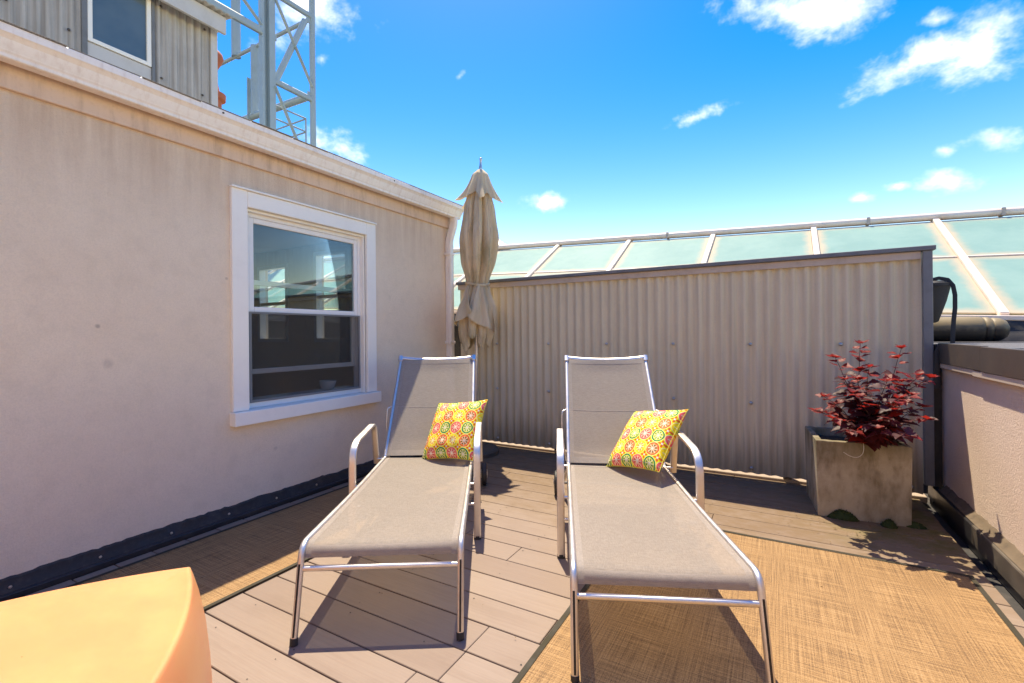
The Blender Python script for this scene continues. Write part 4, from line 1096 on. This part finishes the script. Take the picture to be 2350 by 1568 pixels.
# ------------------------------------------------------------------ things on the neighbouring roof
ro = thing('vinyl_roll', 'dark rolled vinyl bag lying on the flat roof behind the parapet', 'roll', (1.30, 4.80, 1.104))
pr = [(-.55, .088), (-.30, .091), (-.05, .094), (.045, .092), (.060, .086), (.064, .083), (.070, .088), (.095, .086), (.105, .080), (.111, .078), (.118, .082), (.160, .078), (.190, .062), (.205, .035), (.208, .002)]
b = MB(); vs = []; fs = []; n = 30
for (x, r_) in pr:
    for j in range(n):
        a = 2 * math.pi * j / n; q = r_ * 1.10 * (1 + .03 * mnoise.noise((x * 6, math.cos(a), math.sin(a)))); vs.append((x, q * math.cos(a) * 1.02, .096 + q * math.sin(a) * .98 if q * math.sin(a) > -.09 else .006))
for i in range(len(pr) - 1):
    for j in range(n): fs.append((i * n + j, i * n + (j + 1) % n, (i + 1) * n + (j + 1) % n, (i + 1) * n + j))
b.add(vs, fs); b.build('body', 'vinyl_roll', ro, 50)
bk = thing('felt_bucket', 'dark grey tapered bucket bag strapped behind the end of the fence', 'bag', (1.045, 4.62, 1.255))
b = MB(); b.lathe([(.012, 0), (.03, .01), (.075, .16), (.102, .285), (.105, .29), (.098, .29), (.07, .16), (.02, .02)], 28, cap=False); b.build('body', 'felt_grey', bk, 50)
b = MB(); b.lathe([(.104, .268), (.112, .270), (.112, .292), (.104, .294)], 28, cap=False); b.build('rim', 'rubber', bk, 40)
b = MB(); b.lathe([(.10, .291), (.09, .305), (.05, .315), (.001, .318)], 28, cap=False); b.build('lid', 'rubber', bk, 50)
pts = [Vector(p) for p in ((-.06, -.05, .31), (.02, -.06, .330), (.065, -.075, .315), (.090, -.09, .27), (.098, -.10, .20), (.095, -.11, .10), (.085, -.12, .02), (.078, -.13, -.06), (.072, -.14, -.155))]
sm = []
for i in range(len(pts) - 1):
    for k in range(5): sm.append(pts[i].lerp(pts[i + 1], k / 5))
sm.append(pts[-1])
b = MB(); b.tube(sm, .014, .003, (.3, 1, 0), 8); b.build('strap', 'rubber', bk, 60)
st = MB(); st.tube([(.975, 4.15, 1.10), (.955, 4.14, 1.05), (.952, 4.14, .90), (.95, 4.14, .80)], .016, .003, (0, 1, 0), 8)
tag(st.build('hanging_strap', 'rubber', None, 60), 'black strap hanging over the brown parapet edge by the fence end', 'strap')

# ------------------------------------------------------------------ orange stool in the foreground
stl = thing('orange_stool', 'orange moulded plastic stool table at the lower left corner', 'stool', (-1.67 - .06, .80 - .42, 0))
# square plan with bowed sides; corners from the far one clockwise
d1 = Vector((-.535, -.845, 0)).normalized(); d2 = Vector((.845, -.535, 0)).normalized(); SZ = .60
ctr = Vector((-1.67, .80, 0)) + (d1 + d2) * SZ / 2
stl.location = ctr
def plan(t_, half, bow):
    sd, q = divmod(t_ * 4, 1); sd = int(sd) % 4; q = q * 2 - 1
    ax = [(-d1, d2), (d2, d1), (d1, -d2), (-d2, -d1)][sd]        # outward, along
    return ax[0] * (half + bow * (1 - q * q)) + ax[1] * q * half
vs = []; fs = []; N_ = 128
levels = [(.0, .352, .0), (.02, .3525, .0), (.12, .348, .010), (.25, .337, .020), (.36, .320, .027), (.42, .307, .030), (.440, .3015, .030), (.447, .2995, .030), (.4505, .2965, .030), (.4515, .292, .029), (.4505, .286, .028), (.447, .276, .027), (.4435, .24, .022), (.440, .16, .014), (.438, .06, .0), (.4375, .001, 0)]
rad = .012
for (z, h_, bw) in levels:
    for k in range(N_):
        p = plan(k / N_, h_, bw); vs.append((p.x, p.y, z))
for i in range(len(levels) - 1):
    for k in range(N_): fs.append((i * N_ + k, i * N_ + (k + 1) % N_, (i + 1) * N_ + (k + 1) % N_, (i + 1) * N_ + k))
o = MB().add(vs, fs).build('body', 'orange_plastic', stl, 50)
